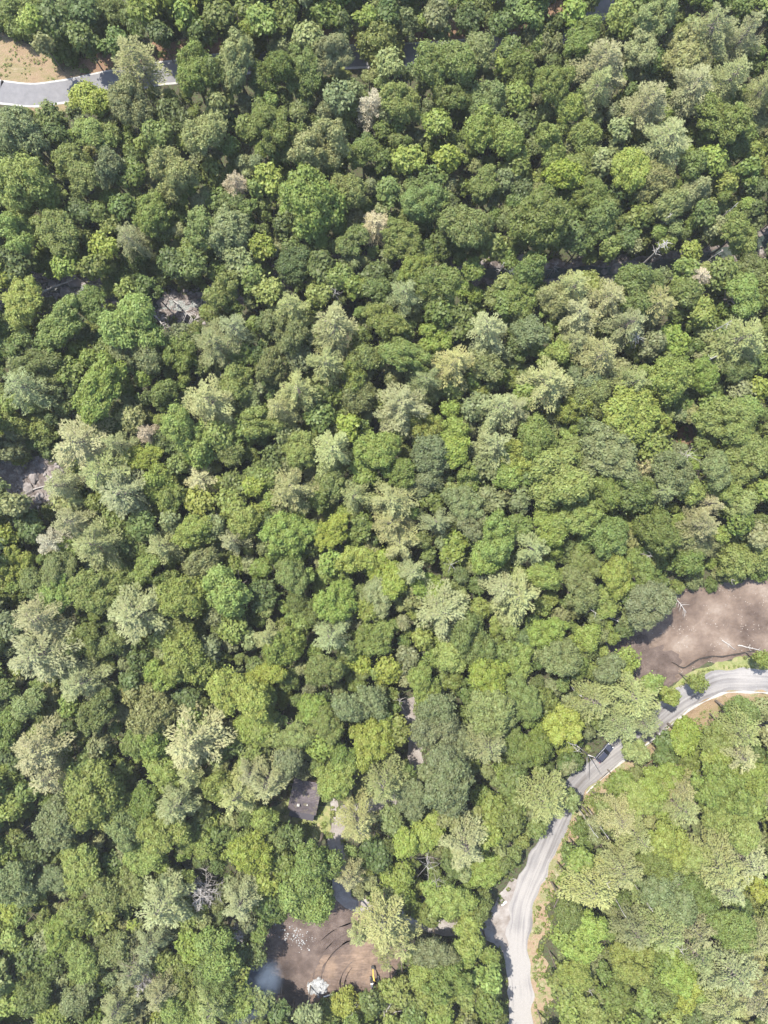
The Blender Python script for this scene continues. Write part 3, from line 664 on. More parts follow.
# ------------------------------------------------------------------ the rest of the forest: masses of foliage
mass_src = []
for i in range(7):
    V, C, LR = broad_crown(PR, 2.6, 9 + i % 4, 1500, .42, flat=PR.uniform(.65, .95))
    mass_src.append(V)
mass_big = []
for i in range(5):
    V, C, LR = broad_crown(PR, 4.3, 15, 2300, .62, flat=.8)
    mass_big.append(V)
def build_mass(name, items, label, kindmat=LEAFA):
    Vs = []; Cs = []; tm = MB()
    for (px, py, r, k, H, big) in items:
        src = random.choice(mass_big if big else mass_src); R0 = 4.3 if big else 2.6
        R = r*MPP*(CAMH-H)/CAMH*1.1; s = R/R0; th = random.uniform(0, 6.28)
        cz = H - R*.7; x, y = W(px, py, cz+.3*R)
        c, sn = math.cos(th), math.sin(th)
        V = src*np.array([s, s, s*random.uniform(.85, 1.15)])
        V = np.stack([V[:, 0]*c - V[:, 1]*sn + x, V[:, 0]*sn + V[:, 1]*c + y, V[:, 2] + cz], 1)
        Vs.append(V); Cs.append(np.tile(np.array(leafcol(k)[:3]), (len(V), 1)))
        tm.tube([(x, y, tz(x, y)-.1), (x+.1, y, cz*.6), (x, y+.1, cz+.2*R)], [.2, .14, .05], 5)
    V = np.concatenate(Vs); nq = len(V)//4
    tv = np.array(tm.v)
    F = [quadF(nq)]
    tf4 = np.array([f for f in tm.f if len(f) == 4]) + len(V)
    F.append(tf4)
    cols = np.concatenate(Cs + [np.tile(np.array((.12,.10,.08)), (len(tv), 1))])
    me = np_mesh(name, np.concatenate([V, tv]), F, cols=cols)
    me.materials.append(kindmat); me.materials.append(BARK)
    mi = np.zeros(len(me.polygons), dtype=np.int32); mi[nq:] = 1; me.polygons.foreach_set('material_index', mi)
    o = obj(name, me); tag(o, label, 'trees', kind='stuff'); return o

items = [(t[0], t[1], t[2], t[3], height_for(t[2], t[3]), False) for t in rest]
# undergrowth in the gaps between crowns
cover = [(t[0], t[1], t[2]) for t in trees]
CA = np.array(cover)
fills = []
R2 = random.Random(3)
for _ in range(26000):
    px = R2.uniform(-20, 788); py = R2.uniform(-20, 1044); r = R2.uniform(6.5, 12)
    d = np.hypot(CA[:, 0]-px, CA[:, 1]-py)
    if (d < CA[:, 2]*.84).any(): continue
    if fills and min((px-a)**2+(py-b)**2 for a, b, c in fills) < (r*1.35)**2: continue
    H = R2.uniform(6, 11.5)
    if (px < 125 and py < 80) or (px < 210 and 240 < py < 330) or (px < 70 and 420 < py < 520) or (px > 660 and 540 < py < 600): H = R2.uniform(2.5, 4.5)
    gx, gy = W(px, py, H-2); gx = gx/MPP+384; gy = 512-gy/MPP
    if blocked(px, py, 2) or blocked(gx, gy, 1): continue
    if min(math.hypot(px-384-c[0]/MPP, py-512+c[1]/MPP) for c in CREEKW) < (13 if px < 230 or px > 440 else 6): continue
    fills.append((px, py, r)); items.append((px, py, r, R2.choice('DMMMLOGS'), H, False))
build_mass('understorey_trees', items, 'smaller green trees filling the gaps of the forest canopy')
print('fills', len(fills), 'rest', len(rest), 'trees', len(trees), 'conif', len(conif))
outer = []
for _ in range(9000):
    px = R2.uniform(-95, 863); py = R2.uniform(-95, 1119); r = R2.uniform(14, 23)
    if -12 < px < 780 and -12 < py < 1036: continue
    if outer and min((px-a[0])**2+(py-a[1])**2 for a in outer) < (r*1.35)**2: continue
    if min(math.dist((px, py), q) for q in KEEPL) < 18 or min(math.dist((px, py), q) for q in KEEPP) < 18: continue
    if inside((px, py), CLEAR_TOP) or (px < 130 and py < 125 and not (px < 0 and py > 116)) or (px > 760 and 560 < py < 720): continue
    outer.append((px, py, r, R2.choice('LYMMDOGSSL'), R2.uniform(12, 17), True))
build_mass('outer_forest', outer, 'dense green forest continuing all around the photographed area')

# low shrubs on the forest floor
LOWKEEP = [CLEAR_TOP, CLEAR_LOW, YARD, [(481,932),(505,898),(524,884),(526,960),(503,952)], [(-20,455),(64,455),(66,510),(-20,512)], [(-30,20),(20,34),(80,66),(84,110),(-30,112)], [(688,672),(800,654),(800,716),(700,722),(655,770),(640,750)]]
def blocked_low(px, py):
    if any(inside((px, py), q) for q in LOWKEEP): return True
    x, y = W(px, py)
    if creek_d(x, y) < 3.2: return True
    return min(math.dist((px, py), q) for q in KEEPL) < 16 or min(math.dist((px, py), q) for q in KEEPP) < 14 or min(math.dist((px, py), q) for q in KEEPD) < 7
def shrubs():
    P = []; C = []
    r = np.random.default_rng(9); n = 0
    while n < 7500:
        px, py = r.uniform(-20, 788), r.uniform(-20, 1044)
        if blocked_low(px, py): continue
        x, y = W(px, py); z = tz(x, y); s = r.uniform(.4, 1.25)
        m = 26; d = r.normal(size=(m, 3)); d[:, 2] = np.abs(d[:, 2]); d /= np.linalg.norm(d, axis=1, keepdims=True)
        p = np.array([x, y, z]) + d*s*r.uniform(.5, 1, (m, 1))
        P.append(leaf_quads(p, d, .5, r)); C.append(np.tile(np.array(leafcol(random.choice('DMMO'))[:3]), (m*4, 1))); n += 1
    V = np.concatenate(P); me = np_mesh('undergrowth', V, quadF(len(V)//4), cols=np.concatenate(C)); me.materials.append(LEAFA)
    tag(obj('undergrowth', me), 'low green shrubs growing on the shaded forest floor', 'undergrowth', kind='stuff')
shrubs()

def tufts(name, label, polys, n, cols, size=.28):
    """grass and weeds on the open verges"""
    r = np.random.default_rng(21); P = []; C = []; k = 0
    while k < n:
        poly = polys[int(r.integers(len(polys)))]
        xs = [p[0] for p in poly]; ys = [p[1] for p in poly]
        px, py = r.uniform(min(xs), max(xs)), r.uniform(min(ys), max(ys))
        if not inside((px, py), poly): continue
        if mn.noise(Vector((px*.09, py*.09, 2))) < -.05: k += 1; continue
        if min(math.dist((px, py), q) for q in KEEPL) < 12.5 or min(math.dist((px, py), q) for q in KEEPP) < 12: k += 1; continue
        x, y = W(px, py); m = 9
        d = r.normal(size=(m, 3)); d[:, 2] = np.abs(d[:, 2])+.4; d /= np.linalg.norm(d, axis=1, keepdims=True)
        s = r.uniform(.12, .45)
        P.append(leaf_quads(np.array([x, y, .05]) + d*s, d, size, r)); C.append(np.tile(np.array(leafcol(random.choice(cols))[:3]), (m*4, 1))); k += 1
    V = np.concatenate(P); me = np_mesh(name, V, quadF(len(V)//4), cols=np.concatenate(C)); me.materials.append(LEAFA)
    tag(obj(name, me), label, 'weeds', kind='stuff')
tufts('verge_weeds', 'patchy green weeds and grass along the gravel road edges',
      [[(532,880),(548,850),(562,850),(560,1040),(534,1040)], [(688,672),(800,654),(800,672),(705,682),(670,700)], [(655,740),(720,700),(800,694),(800,716),(720,724),(650,775)],
       [(500,945),(507,970),(508,1040),(488,1040),(486,950)], [(600,770),(570,800),(556,840),(566,850),(600,800)], [(272,812),(334,806),(334,838),(272,842)]], 4200, 'LOOSM')
tufts('bank_weeds', 'dry weeds scattered on the tan bank above the paved road',
      [[(-20,22),(14,38),(35,47),(52,58),(84,70),(60,80),(-20,78)], [(20,108),(80,96),(84,106),(50,118),(20,118)], [(84,60),(240,44),(240,52),(84,74)]], 700, 'OSL', .22)

# ------------------------------------------------------------------ dead trees and logs
def snag(px, py, H, label, nb=6, br=1.3, rr=.22, lean=(0, 0), mat=DEADWOOD):
    if px > 575 and py > 800: H += 4
    x, y = W(px, py, H); x -= lean[0]; y -= lean[1]; zb = tz(x, y)
    e = empty('dead_tree', (x, y, zb)); tag(e, label, 'dead tree', 'standing dead trees')
    m = MB(); r = np.random.default_rng(int(px*7+py)); pts = []; rd = []
    for i in range(7):
        t = i/6; pts.append((lean[0]*t + r.uniform(-.12, .12), lean[1]*t + r.uniform(-.12, .12), (H-zb)*t)); rd.append(rr*(1.2-.85*t))
    rd = [q*.85 for q in rd]; m.tube(pts, rd, 6); m.build('trunk', mat, e, smooth=True)
    if nb:
        b = MB()
        for k in range(nb):
            t = r.uniform(.5, .98); th = k*2.4+r.uniform(-.5, .5); l = br*r.uniform(.5, 1.2)
            p = np.array([lean[0]*t, lean[1]*t, (H-zb)*t]); d = np.array([math.cos(th), math.sin(th), r.uniform(-.1, .5)])
            q = p + d*l*.6 + r.normal(size=3)*.12
            b.tube([p, q, p + d*l + r.normal(size=3)*.15], [rr*.30, rr*.2, rr*.07], 4, cap=False)
            if nb <= 6: b.build('branch', mat, e); b = MB()
        if b.v: b.build('branches', mat, e)

for a in [
 (717,356,20,'white leaning dead trunk between green crowns at right, lower of two'),
 (732,321,20,'white dead trunk at right, upper of the two pointing outward'),
 (668,240,15,'spiky white dead tree standing over the rocky creek',22,1.6,.3),
 (672,214,15,'thin grey dead tree just above the spiky white creek snag',8,1.2,.16),
 (738,203,15,'short white dead trunk near the right edge above the creek',4,.8),
 (722,250,12,'small white broken trunk right of the spiky creek snag',3,.6),
 (527,217,15,'curved white dead limb tree, right one of a close pair above the creek',4,1.0),
 (515,212,15,'thin white dead trunk, left one of a close pair above the creek',2,.8,.16),
 (504,262,13,'pale grey snag at the creek, directly under a green rounded crown',5,.9,.28),
 (558,262,9,'branching grey snag on the dark creek bank in the middle',9,1.6,.2),
 (610,888,16,'long thin pale trunk among pines right of the gravel road',5,.8,.17),
 (598,838,14,'pale bare trunk nearest the gravel road bend',2,.5,.16),
 (609,839,14,'pale bare trunk second from the gravel road bend',2,.5,.15),
 (583,884,11,'short pale trunk in bushes beside the gravel road',1,.5,.15),
 (653,912,14,'pale thin trunk rising right of the large roadside pines',3,.6,.16),
 (626,917,14,'pale thin trunk with broken top, lower right forest',3,.6,.15),
 (684,955,14,'pale dead tree with forked bare limbs, lower right forest',8,1.8,.15),
 (593,997,9,'short cluster of white bare stems near the bottom road',9,1.3,.14),
 (582,697,13,'pale leaning dead trunk left of the car road',3,.8,.26),
 (596,613,14,'white forked dead branch tree left of the dirt clearing',7,1.7,.18),
 (652,556,15,'white bare limb above the big green crown by the clearing',5,1.6,.16),
 (734,580,8,'short white dead limb at the upper edge of the dirt clearing',3,1.2,.17),
 (640,335,18,'white many-limbed dead tree among tan pines, right slope',16,2.6,.17),
 (222,378,13,'small white bare twig tree in the left slope canopy',12,1.5,.13),
 (213,520,14,'pale bare-topped tree between green crowns on the left slope',16,2.2,.12),
 (335,290,13,'whitish bare-topped tree below the dark wood',14,1.9,.13),
 (452,565,13,'white twiggy dead tree over a dark gap',12,2.0,.12),
 (600,395,12,'grey bare stem beside the tan pine on the right slope',8,1.6,.15),
 (690,455,13,'white tangled bare limbs below the bright lime crown',22,3.6,.13),
 (668,475,13,'white crooked bare limbs inside a grey-green crown',18,3.0,.13),
 (400,705,12,'thin grey dead tree in the dark gap right of the frosty crown',9,2.2,.12),
 (428,870,14,'white branching dead tree in the middle of the lower forest',14,3.2,.14),
 (437,888,13,'white bare limbs just below the branching dead tree',12,3.0,.13),
 (352,1016,9,'pale leafless shrub-like tree at the bottom edge',12,2.2,.12),
 (578,752,12,'pale bare branching tree beside the car',7,1.4,.16),
 ]: snag(*a)

def limb_tree(base, H, paths, label, rr=.14, mat=DEADWOOD, spread_z=1.0):
    """bare tree whose long limbs end at the given photo points (real heights)"""
    x, y = W(*base, 0); e = empty('dead_tree', (x, y, tz(x, y))); tag(e, label, 'dead tree', 'standing dead trees')
    tx, ty = W(*paths[0][0], H)
    m = MB(); m.tube([(0, 0, 0), ((tx-x)*.5, (ty-y)*.5, H*.55), (tx-x, ty-y, H)], [rr*1.6, rr*1.3, rr], 6); m.build('trunk', mat, e, smooth=True)
    for P in paths:
        b = MB(); pts = []; n = len(P)
        for i, p in enumerate(P):
            zz = H - spread_z*i/(n-1) ; u, v = W(*p, zz); pts.append((u-x, v-y, zz))
        b.tube(pts, [rr*(1-.75*i/(n-1)) for i in range(n)], 5); b.build('limb', mat, e, smooth=True)
limb_tree((574,740), 9, [[(576,745),(588,755),(594,765),(600,774)], [(576,745),(587,754),(587,768),(587,779)], [(576,745),(571,744),(566,741)], [(588,755),(594,757),(598,762)]],
          'pale leafless tree with long forked limbs reaching over the road beside the car', .17)
limb_tree((392,1000), 8, [[(385,1030),(384,1010),(385,992)]] + [[(386,1012-k*3),(392+k,1002-k*2),(399+k*1.5,997-k*2),(405-k,999-k*3)] for k in range(5)] + [[(386,1020),(395,1012),(406,1010)], [(386,1006),(380,998),(378,990)]],
          'bright white dead pine with curved comb-like branches at the bottom edge', .13)

def log(pa, za, pb, zb, r, label, nb=0, br=.8, mat=DEADWOOD):
    xa, ya = W(*pa, za); xb, yb = W(*pb, zb); o = Vector((xa, ya, za)); d = Vector((xb-xa, yb-ya, zb-za))
    e = empty('fallen_log', o); tag(e, label, 'log', 'fallen logs')
    g = np.random.default_rng(int(xa*9+ya*5) & 9999); m = MB(); k = 6
    m.tube([tuple(d*(i/k) + Vector((g.uniform(-.1, .1), g.uniform(-.1, .1), 0))) for i in range(k+1)], [r*(1.1-.6*i/k) for i in range(k+1)], 7)
    m.build('trunk', mat, e, smooth=True)
    if nb:
        b = MB(); dn = d.normalized()
        for q in range(nb):
            t = g.uniform(.1, 1); p = d*t; s = Vector((-dn.y, dn.x, 0))*g.choice([-1, 1])*.8 + dn*.5 + Vector((0, 0, g.uniform(0, .5)))
            b.tube([p, p+s*br*.6*g.uniform(.6, 1), p+s*br*g.uniform(.7, 1.3)+Vector((0, 0, .1))], [r*.35, r*.22, r*.08], 4, cap=False)
            if nb <= 6: b.build('branch', mat, e); b = MB()
        if b.v: b.build('branches', mat, e)
for a in [
 ((-4,321),2,(33,336),3.5,.36,'thick pale fallen trunk with stubs crossing at the left edge',22,.9),
 ((14,344),2,(31,353),2.5,.26,'short grey log below the thick fallen trunk at left',4,.6),
 ((68,326),3,(94,342),5,.24,'pale log with upright twigs between two bright crowns',14,1.5),
 ((170,297),1,(194,320),2.2,.26,'fallen grey trunk with many branches in the rocky gap',16,2.6),
 ((150,310),.2,(168,330),.8,.24,'lower grey log lying along the rocky gap',8,1.4),
 ((42,292),-1,(72,280),-.4,.3,'grey log lying across the creek rocks',4,.9),
 ((52,272),-1,(76,276),0,.24,'short log above the creek rocks',3,.6),
 ((48,480),.4,(62,470),.7,.26,'pale log at the right of the bare rocky ground',3,.7),
 ((26,492),.3,(52,484),.5,.2,'thin pale log across the bare rocky ground',3,.7),
 ((592,684),.5,(606,692),1.2,.15,'thin pale log among bushes left of the dirt clearing',2,.8),
 ((588,650),.6,(602,656),1,.13,'pale stick log left of the dirt clearing',2,.8),
 ((600,614),3,(626,624),4,.17,'whitish fallen trunk under trees left of the clearing',6,1.3),
 ((738,645),.2,(762,651),.3,.16,'thin white log at the end of the silt fence',4,1.0),
 ((722,640),.3,(736,650),.4,.12,'short bleached log above the silt fence',4,.9),
 ((668,588),.4,(686,612),.9,.16,'grey brushy dead top lying on the clearing edge',26,1.9),
 ((760,732),2,(772,742),3,.17,'white limb log at the right edge below the road',6,1.1),
 ]: log(*a)

# ------------------------------------------------------------------ boulders
def boulder_mesh(r, s=1.0):
    bm = bmesh.new(); bmesh.ops.create_icosphere(bm, subdivisions=2, radius=s)
    o = Vector(r.uniform(-50, 50, 3)); q = Vector(r.uniform(.7, 1.3, 3))
    for v in bm.verts:
        k = 1 + .38*mn.noise(v.co*1.3+o) + .15*mn.noise(v.co*3+o)
        v.co = Vector((v.co.x*q.x, v.co.y*q.y, v.co.z*.65*q.z))*k
    me = bpy.data.meshes.new('boulder'); bm.to_mesh(me); bm.free(); return me
BR = np.random.default_rng(77)
BM = [boulder_mesh(BR) for _ in range(6)]
for b in BM: b.materials.append(ROCK)
def rock_spot():
    k = BR.integers(0, 12)
    if k < 5: return BR.uniform(-5, 98), BR.uniform(270, 300)
    if k < 8: return BR.uniform(150, 205), BR.uniform(286, 325)
    if k < 10: return BR.uniform(-5, 60), BR.uniform(457, 508)
    q = CREEKW[int(BR.integers(0, len(CREEKW)))]
    return q[0]/MPP+384+BR.normal()*7, 512-q[1]/MPP+BR.normal()*7
Vs = []; Fs = []; nb = 0
for i in range(900):
    px, py = rock_spot(); x, y = W(px, py); s = BR.uniform(.12, .42)
    me = BM[i % 6]; co = np.empty(len(me.vertices)*3); me.vertices.foreach_get('co', co); co = co.reshape(-1, 3)
    th = BR.uniform(0, 6.28); c, sn = math.cos(th), math.sin(th)
    P = np.stack([co[:, 0]*c-co[:, 1]*sn, co[:, 0]*sn+co[:, 1]*c, co[:, 2]], 1)*s + np.array([x, y, tz(x, y)+.12])
    f = np.array([p.vertices[:] for p in me.polygons]) + nb; Vs.append(P); Fs.append(f); nb += len(P)
me = np_mesh('creek_stones', np.concatenate(Vs), np.concatenate(Fs)); me.materials.append(ROCK)
tag(obj('creek_stones', me), 'scattered grey stones along the rocky creek bed', 'stones', kind='stuff')
BIG = [(50,281,1.5),(62,290,1.2),(70,277,1.6),(84,283,1.4),(38,287,1.1),(90,293,1.0),(76,292,1.3),(28,283,.9),(160,300,1.3),(172,292,1.1),(186,300,1.0),(160,318,.9),(620,266,1.8),(634,264,1.6),(645,268,1.3),(607,269,1.0),(20,470,1.2),(34,478,1.4),(44,466,1.1),(28,488,1.3),(40,496,1.0),(16,496,.9),(700,262,1.1),(738,240,1.2),(745,247,1.0),(690,240,.9)]
for i, (px, py, s) in enumerate(BIG):
    x, y = W(px, py); o = obj('boulder', BM[i % 6]); o.location = (x, y, tz(x, y)+.1*s); o.scale = (s, s, s); o.rotation_euler = (0, 0, i*1.3)
    pl = 'at the left creek rocks' if px < 100 and py < 300 else 'in the rocky gap by fallen branches' if px < 210 and py < 330 else 'on the bare rocky ground at left' if py > 400 else 'in the right part of the creek'
    tag(o, f"grey boulder {pl}, {px/768*100:.0f}% across, {py/1024*100:.1f}% down", 'boulder', 'grey boulders by the creek')

# pale rubble heap in the lower clearing
e = empty('rubble_heap', (*W(318, 987), .02)); tag(e, 'white heap of broken rubble on brown dirt in the lower clearing', 'rubble heap')
bm = bmesh.new(); bmesh.ops.create_grid(bm, x_segments=30, y_segments=30, size=3.2)
for v in bm.verts:
    d = math.hypot(v.co.x, v.co.y*1.2)/2.6; d += .22*mn.noise(v.co*.7+Vector((3, 1, 0)))*1.6
    v.co.z = max(-.1, .75*(1-d**2)) + (.28*mn.noise(v.co*1.9)+.12*mn.noise(v.co*5) if d < 1 else -.2)
me = bpy.data.meshes.new('heap'); bm.to_mesh(me); bm.free(); obj('heap', me, RUBBLE, e)
m = MB(); r = np.random.default_rng(4)
for i in range(46):
    th = r.uniform(0, 6.28); q = r.uniform(.3, 2.9); R_ = Matrix.Rotation(r.uniform(0, 3), 3, 'Z') @ Matrix.Rotation(r.uniform(-.6, .6), 3, 'X')
    m = MB(); m.box((q*math.cos(th), q*math.sin(th)*.85, max(.08, .7*(1-(q/2.6)**2))+.1), (r.uniform(.25, .8), r.uniform(.2, .6), r.uniform(.12, .3)), M=R_)
    m.build('broken_slab', RUBBLE, e)
r = np.random.default_rng(8); Vs = []; Fs = []; nb = 0
for i in range(110):
    a, b = (295, 935) if i < 80 else (306, 944)
    px, py = a + r.normal()*8, b + r.normal()*4; x, y = W(px, py); s = r.uniform(.05, .2)
    mb_ = BM[i % 6]; co = np.empty(len(mb_.vertices)*3); mb_.vertices.foreach_get('co', co); co = co.reshape(-1, 3)*s+np.array([x, y, .06])
    Fs.append(np.array([p.vertices[:] for p in mb_.polygons])+nb); Vs.append(co); nb += len(co)
me = np_mesh('scattered_stones', np.concatenate(Vs), np.concatenate(Fs)); me.materials.append(RUBBLE)
tag(obj('scattered_stones', me), 'scattered pale stones on the brown lower clearing', 'stones', kind='stuff')

WHITE = plain('white_paint', (.75,.75,.73)); BLACK = plain('black_rubber', (.025,.025,.027), rough=.8)
x, y = W(328, 995); m = MB(); m.tube([(-1.1,-.35,.18),(1.1,.35,.18)], [.16,.16], 10)
o = m.build('white_pipe', WHITE, smooth=False); o.location = (x, y, .02); tag(o, 'short white pipe lying beside the white rubble heap', 'pipe')
x, y = W(504, 903); m = MB(); m.box((0,0,.1), (1.7,.42,.14), rz=rad(38)); o = m.build('white_board', WHITE, bevel=.02); o.location = (x, y, .05); tag(o, 'short white board lying at the gravel junction edge', 'board')

# silt fence along the dirt clearing
FENCE = [(672,662),(679,666),(685,667),(691,663),(698,659),(710,656),(722,656),(734,654),(745,652),(754,650)]
e = empty('silt_fence', (*W(672, 662), 0)); tag(e, 'low black silt fence curving along the lower edge of the dirt clearing', 'fence')
ox, oy = W(672, 662); P = [Vector((*W(*p), 0)) - Vector((ox, oy, 0)) for p in catmull(FENCE, 4)]
m = MB(); n = len(P); V = []; F = []
for i, p in enumerate(P):
    w = .12*math.sin(i*1.7); d = (P[min(i+1, n-1)]-P[max(i-1, 0)]).normalized(); q = Vector((-d.y, d.x, 0))
    for a, h in ((-.06, 0), (-.05+w, .75), (.05+w, .75), (.06, 0)): V.append(p+q*a+Vector((0, 0, h)))
    if i: b = (i-1)*4; F += [(b, b+4, b+5, b+1), (b+1, b+5, b+6, b+2), (b+2, b+6, b+7, b+3)]
m.add(V, F); FAB = plain('silt_fabric', (.035,.028,.024), rough=.9); m.build('fabric', FAB, e)
for i in range(0, n, 4):
    s = MB(); s.box((P[i].x, P[i].y+.12, .5), (.08, .08, 1.0)); s.build('stake', BARK, e)

# ------------------------------------------------------------------ cabin
def courses(nt, lk, mp, last):
    w = N(nt, 'ShaderNodeTexWave', _bands_direction='Y', Scale=.9, Distortion=.3, Detail=2.0); lk.new(mp.outputs[0], w.inputs['Vector'])
    mx = N(nt, 'ShaderNodeMixRGB', _blend_type='MULTIPLY'); mx.inputs[0].default_value = .35; lk.new(last, mx.inputs[1]); lk.new(w.outputs['Color'], mx.inputs[2])
    v = N(nt, 'ShaderNodeTexNoise', Scale=.8, Detail=10.0); lk.new(mp.outputs[0], v.inputs['Vector'])
    g = N(nt, 'ShaderNodeMapRange'); g.inputs['From Min'].default_value = .56; g.inputs['From Max'].default_value = .62; lk.new(v.outputs['Fac'], g.inputs['Value'])
    m2 = N(nt, 'ShaderNodeMixRGB'); lk.new(g.outputs[0], m2.inputs[0]); lk.new(mx.outputs[0], m2.inputs[1]); m2.inputs[2].default_value = (.13,.115,.085,1)
    return m2.outputs[0]
def cabin():
    x, y = W(305, 797, 3); e = empty('cabin', (x, y, 0), rad(-12)); tag(e, 'small cabin with dark weathered gable roof hidden among trees', 'cabin')
    roofm = mottled('dark_shingles', [(.3, (.075,.062,.066)), (.7, (.135,.114,.12))], scale=1.2, detail=8, rough=.85, bump=.4, bscale=4, extra=courses)
    wallm = mottled('wood_siding', [(.3, (.14,.10,.07)), (.7, (.22,.17,.12))], scale=1., stretch=(1,1,8))
    L, Wd, h, rh = 8.2, 7.4, 2.7, 2.0
    m = MB(); m.box((0, 0, h/2), (Wd-.8, L-.8, h)); wl = m.build('wall', wallm, e)
    m = MB(); a = (Wd-.8)/2   # gables (ridge runs along x)
    b = (L-.8)/2
    for sx in (-1, 1):
        xx = sx*(Wd-.8)/2; t = .0
        m.add([(xx-.06, -b, h), (xx-.06, b, h), (xx-.06, 0, h+rh*b/(L/2)), (xx+.06, -b, h), (xx+.06, b, h), (xx+.06, 0, h+rh*b/(L/2))], [(0,1,2), (3,5,4), (0,3,4,1), (1,4,5,2), (2,5,3,0)])
    m.build('gable', wallm, e)
    for s in (-1, 1):
        m = MB(); ny = 7
        V = []; F = []
        for i in range(ny+1):
            t = i/ny; yy = s*L/2*(t); zz = h+rh*(1-t)+.02*math.sin(i*2.1)
            for k in range(2):
                V.append((-Wd/2 if k == 0 else Wd/2, yy, zz+.18)); V.append((-Wd/2 if k == 0 else Wd/2, yy, zz+.06))
        for i in range(ny):
            b0 = i*4; F += [(b0, b0+2, b0+6, b0+4), (b0+1, b0+5, b0+7, b0+3), (b0, b0+4, b0+5, b0+1), (b0+2, b0+3, b0+7, b0+6)]
        F += [(0,1,3,2), (ny*4, ny*4+2, ny*4+3, ny*4+1)]
        m.add(V, F); rf = m.build('roof', roofm, e)
        if s == -1:
            c = MB(); c.box((-1.2, -1.7, h+1.6), (.7, .6, .9)); ch = c.build('chimney', CONC, rf, bevel=.03)
            v = MB(); v.tube([(1.0, -1.2, h+1.3), (1.0, -1.2, h+2.0)], [.11, .11], 8); v.build('vent_pipe', WHITE, rf)
    m = MB(); m.box((0, 0, h+rh+.2), (Wd+.02, .34, .1)); m.build('ridge_cap', roofm, e)
    # dark lean-to added on the lower side in place of the roof's shadow
    m = MB(); y0, y1 = -L/2-.02, -L/2-1.9
    m.add([(-Wd/2+.6, y0, h+.02), (Wd/2-.4, y0, h+.02), (Wd/2-.4, y1, h-.5), (-Wd/2+.6, y1, h-.5), (-Wd/2+.6, y0, h-.08), (Wd/2-.4, y0, h-.08), (Wd/2-.4, y1, h-.6), (-Wd/2+.6, y1, h-.6)],
          [(0,1,2,3), (7,6,5,4), (0,4,5,1), (1,5,6,2), (2,6,7,3), (3,7,4,0)])
    m.build('shadow_strip_roof', plain('roof_shadow_dark', (.055,.05,.06), rough=.7), e)
    for px_ in (-Wd/2+.8, 0, Wd/2-.6):
        m = MB(); m.box((px_, y1+.2, (h-.6)/2), (.14, .14, h-.6)); m.build('shadow_strip_post', wallm, e)
    m = MB(); m.box((.6, -(L-.8)/2-.04, 1.02), (.95, .08, 2.04)); d = m.build('door', plain('door_paint', (.12,.06,.04)), e, bevel=.01)
    k = MB(); k.box((.95, -(L-.8)/2-.11, 1.0), (.1, .06, .06)); k.build('handle', plain('brass', (.5,.4,.2), metallic=1), d)
    gl = plain('window_glass', (.03,.04,.05), rough=.1, spec=.8)
    for (wx, wy, rz) in ((-1.8, -(L-.8)/2-.03, 0), ((Wd-.8)/2+.03, 1.2, math.pi/2), ((Wd-.8)/2+.03, -1.4, math.pi/2), (-(Wd-.8)/2-.03, 0, math.pi/2)):
        m = MB(); m.box((wx, wy, 1.55), (1.2, .09, 1.1), rz=rz); w = m.build('window', WHITE, e)
        g = MB(); g.box((wx, wy, 1.55), (1.0, .13, .9), rz=rz); g.build('pane', gl, w)
cabin()

# ------------------------------------------------------------------ car
def car():
    x, y = W(604, 753, .8); e = empty('parked_car', (x, y, .05), math.atan2(18, 16)); tag(e, 'dark blue-grey car on the gravel road beside a leafless tree', 'car')
    paint = plain('dark_car_paint', (.035,.040,.062), rough=.25, spec=.6, var=.03); glass = plain('car_glass', (.012,.014,.018), rough=.06, spec=.8)
    prof = [(-2.65,.45),(-2.68,.95),(-2.55,1.08),(-.2,1.12),(1.15,1.1),(2.4,.98),(2.65,.85),(2.7,.45)]
    m = MB(); m.prism(prof, -.95, .95); m.build('body', paint, e, bevel=.07)
    m = MB(); m.prism([(-2.25,1.08),(-1.95,1.62),(.35,1.66),(1.15,1.09)], -.82, .82)
    m.build('cabin_glass', glass, e, bevel=.05)
    m = MB(); m.box((-.85, 0, 1.69), (2.25, 1.42, .08)); rf = m.build('roof', paint, e, bevel=.03)
    for s in (-1, 1):
        r_ = MB(); r_.tube([(-1.8, s*.62, 1.78), (.15, s*.62, 1.78)], [.025, .025], 6); r_.build('roof_rail', BLACK, rf)
        h = MB(); h.box((2.60, s*.68, .84), (.2, .4, .16)); h.build('headlight', plain('lamp_glass', (.7,.7,.7), rough=.1), e, bevel=.02)
        t = MB(); t.box((-2.62, s*.74, .92), (.16, .34, .22)); t.build('tail_light', plain('red_lens', (.35,.02,.02), rough=.2), e, bevel=.02)
        mi = MB(); mi.box((.85, s*1.06, 1.14), (.16, .22, .14)); mi.build('mirror', paint, e, bevel=.02)
        for wx in (-1.5, 1.55):
            w = MB(); w.tube([(wx, s*.74, .36), (wx, s*.98, .36)], [.37, .37], 20); wo = w.build('wheel', BLACK, e, bevel=.02)
            q = MB(); q.tube([(wx, s*.9, .36), (wx, s*1.0, .36)], [.22, .2], 12); q.build('rim', plain('rim_metal', (.4,.4,.42), metallic=1, rough=.3), wo)
    m = MB(); m.box((2.7, 0, .55), (.12, 1.7, .2)); m.build('bumper', BLACK, e, bevel=.03)
car()

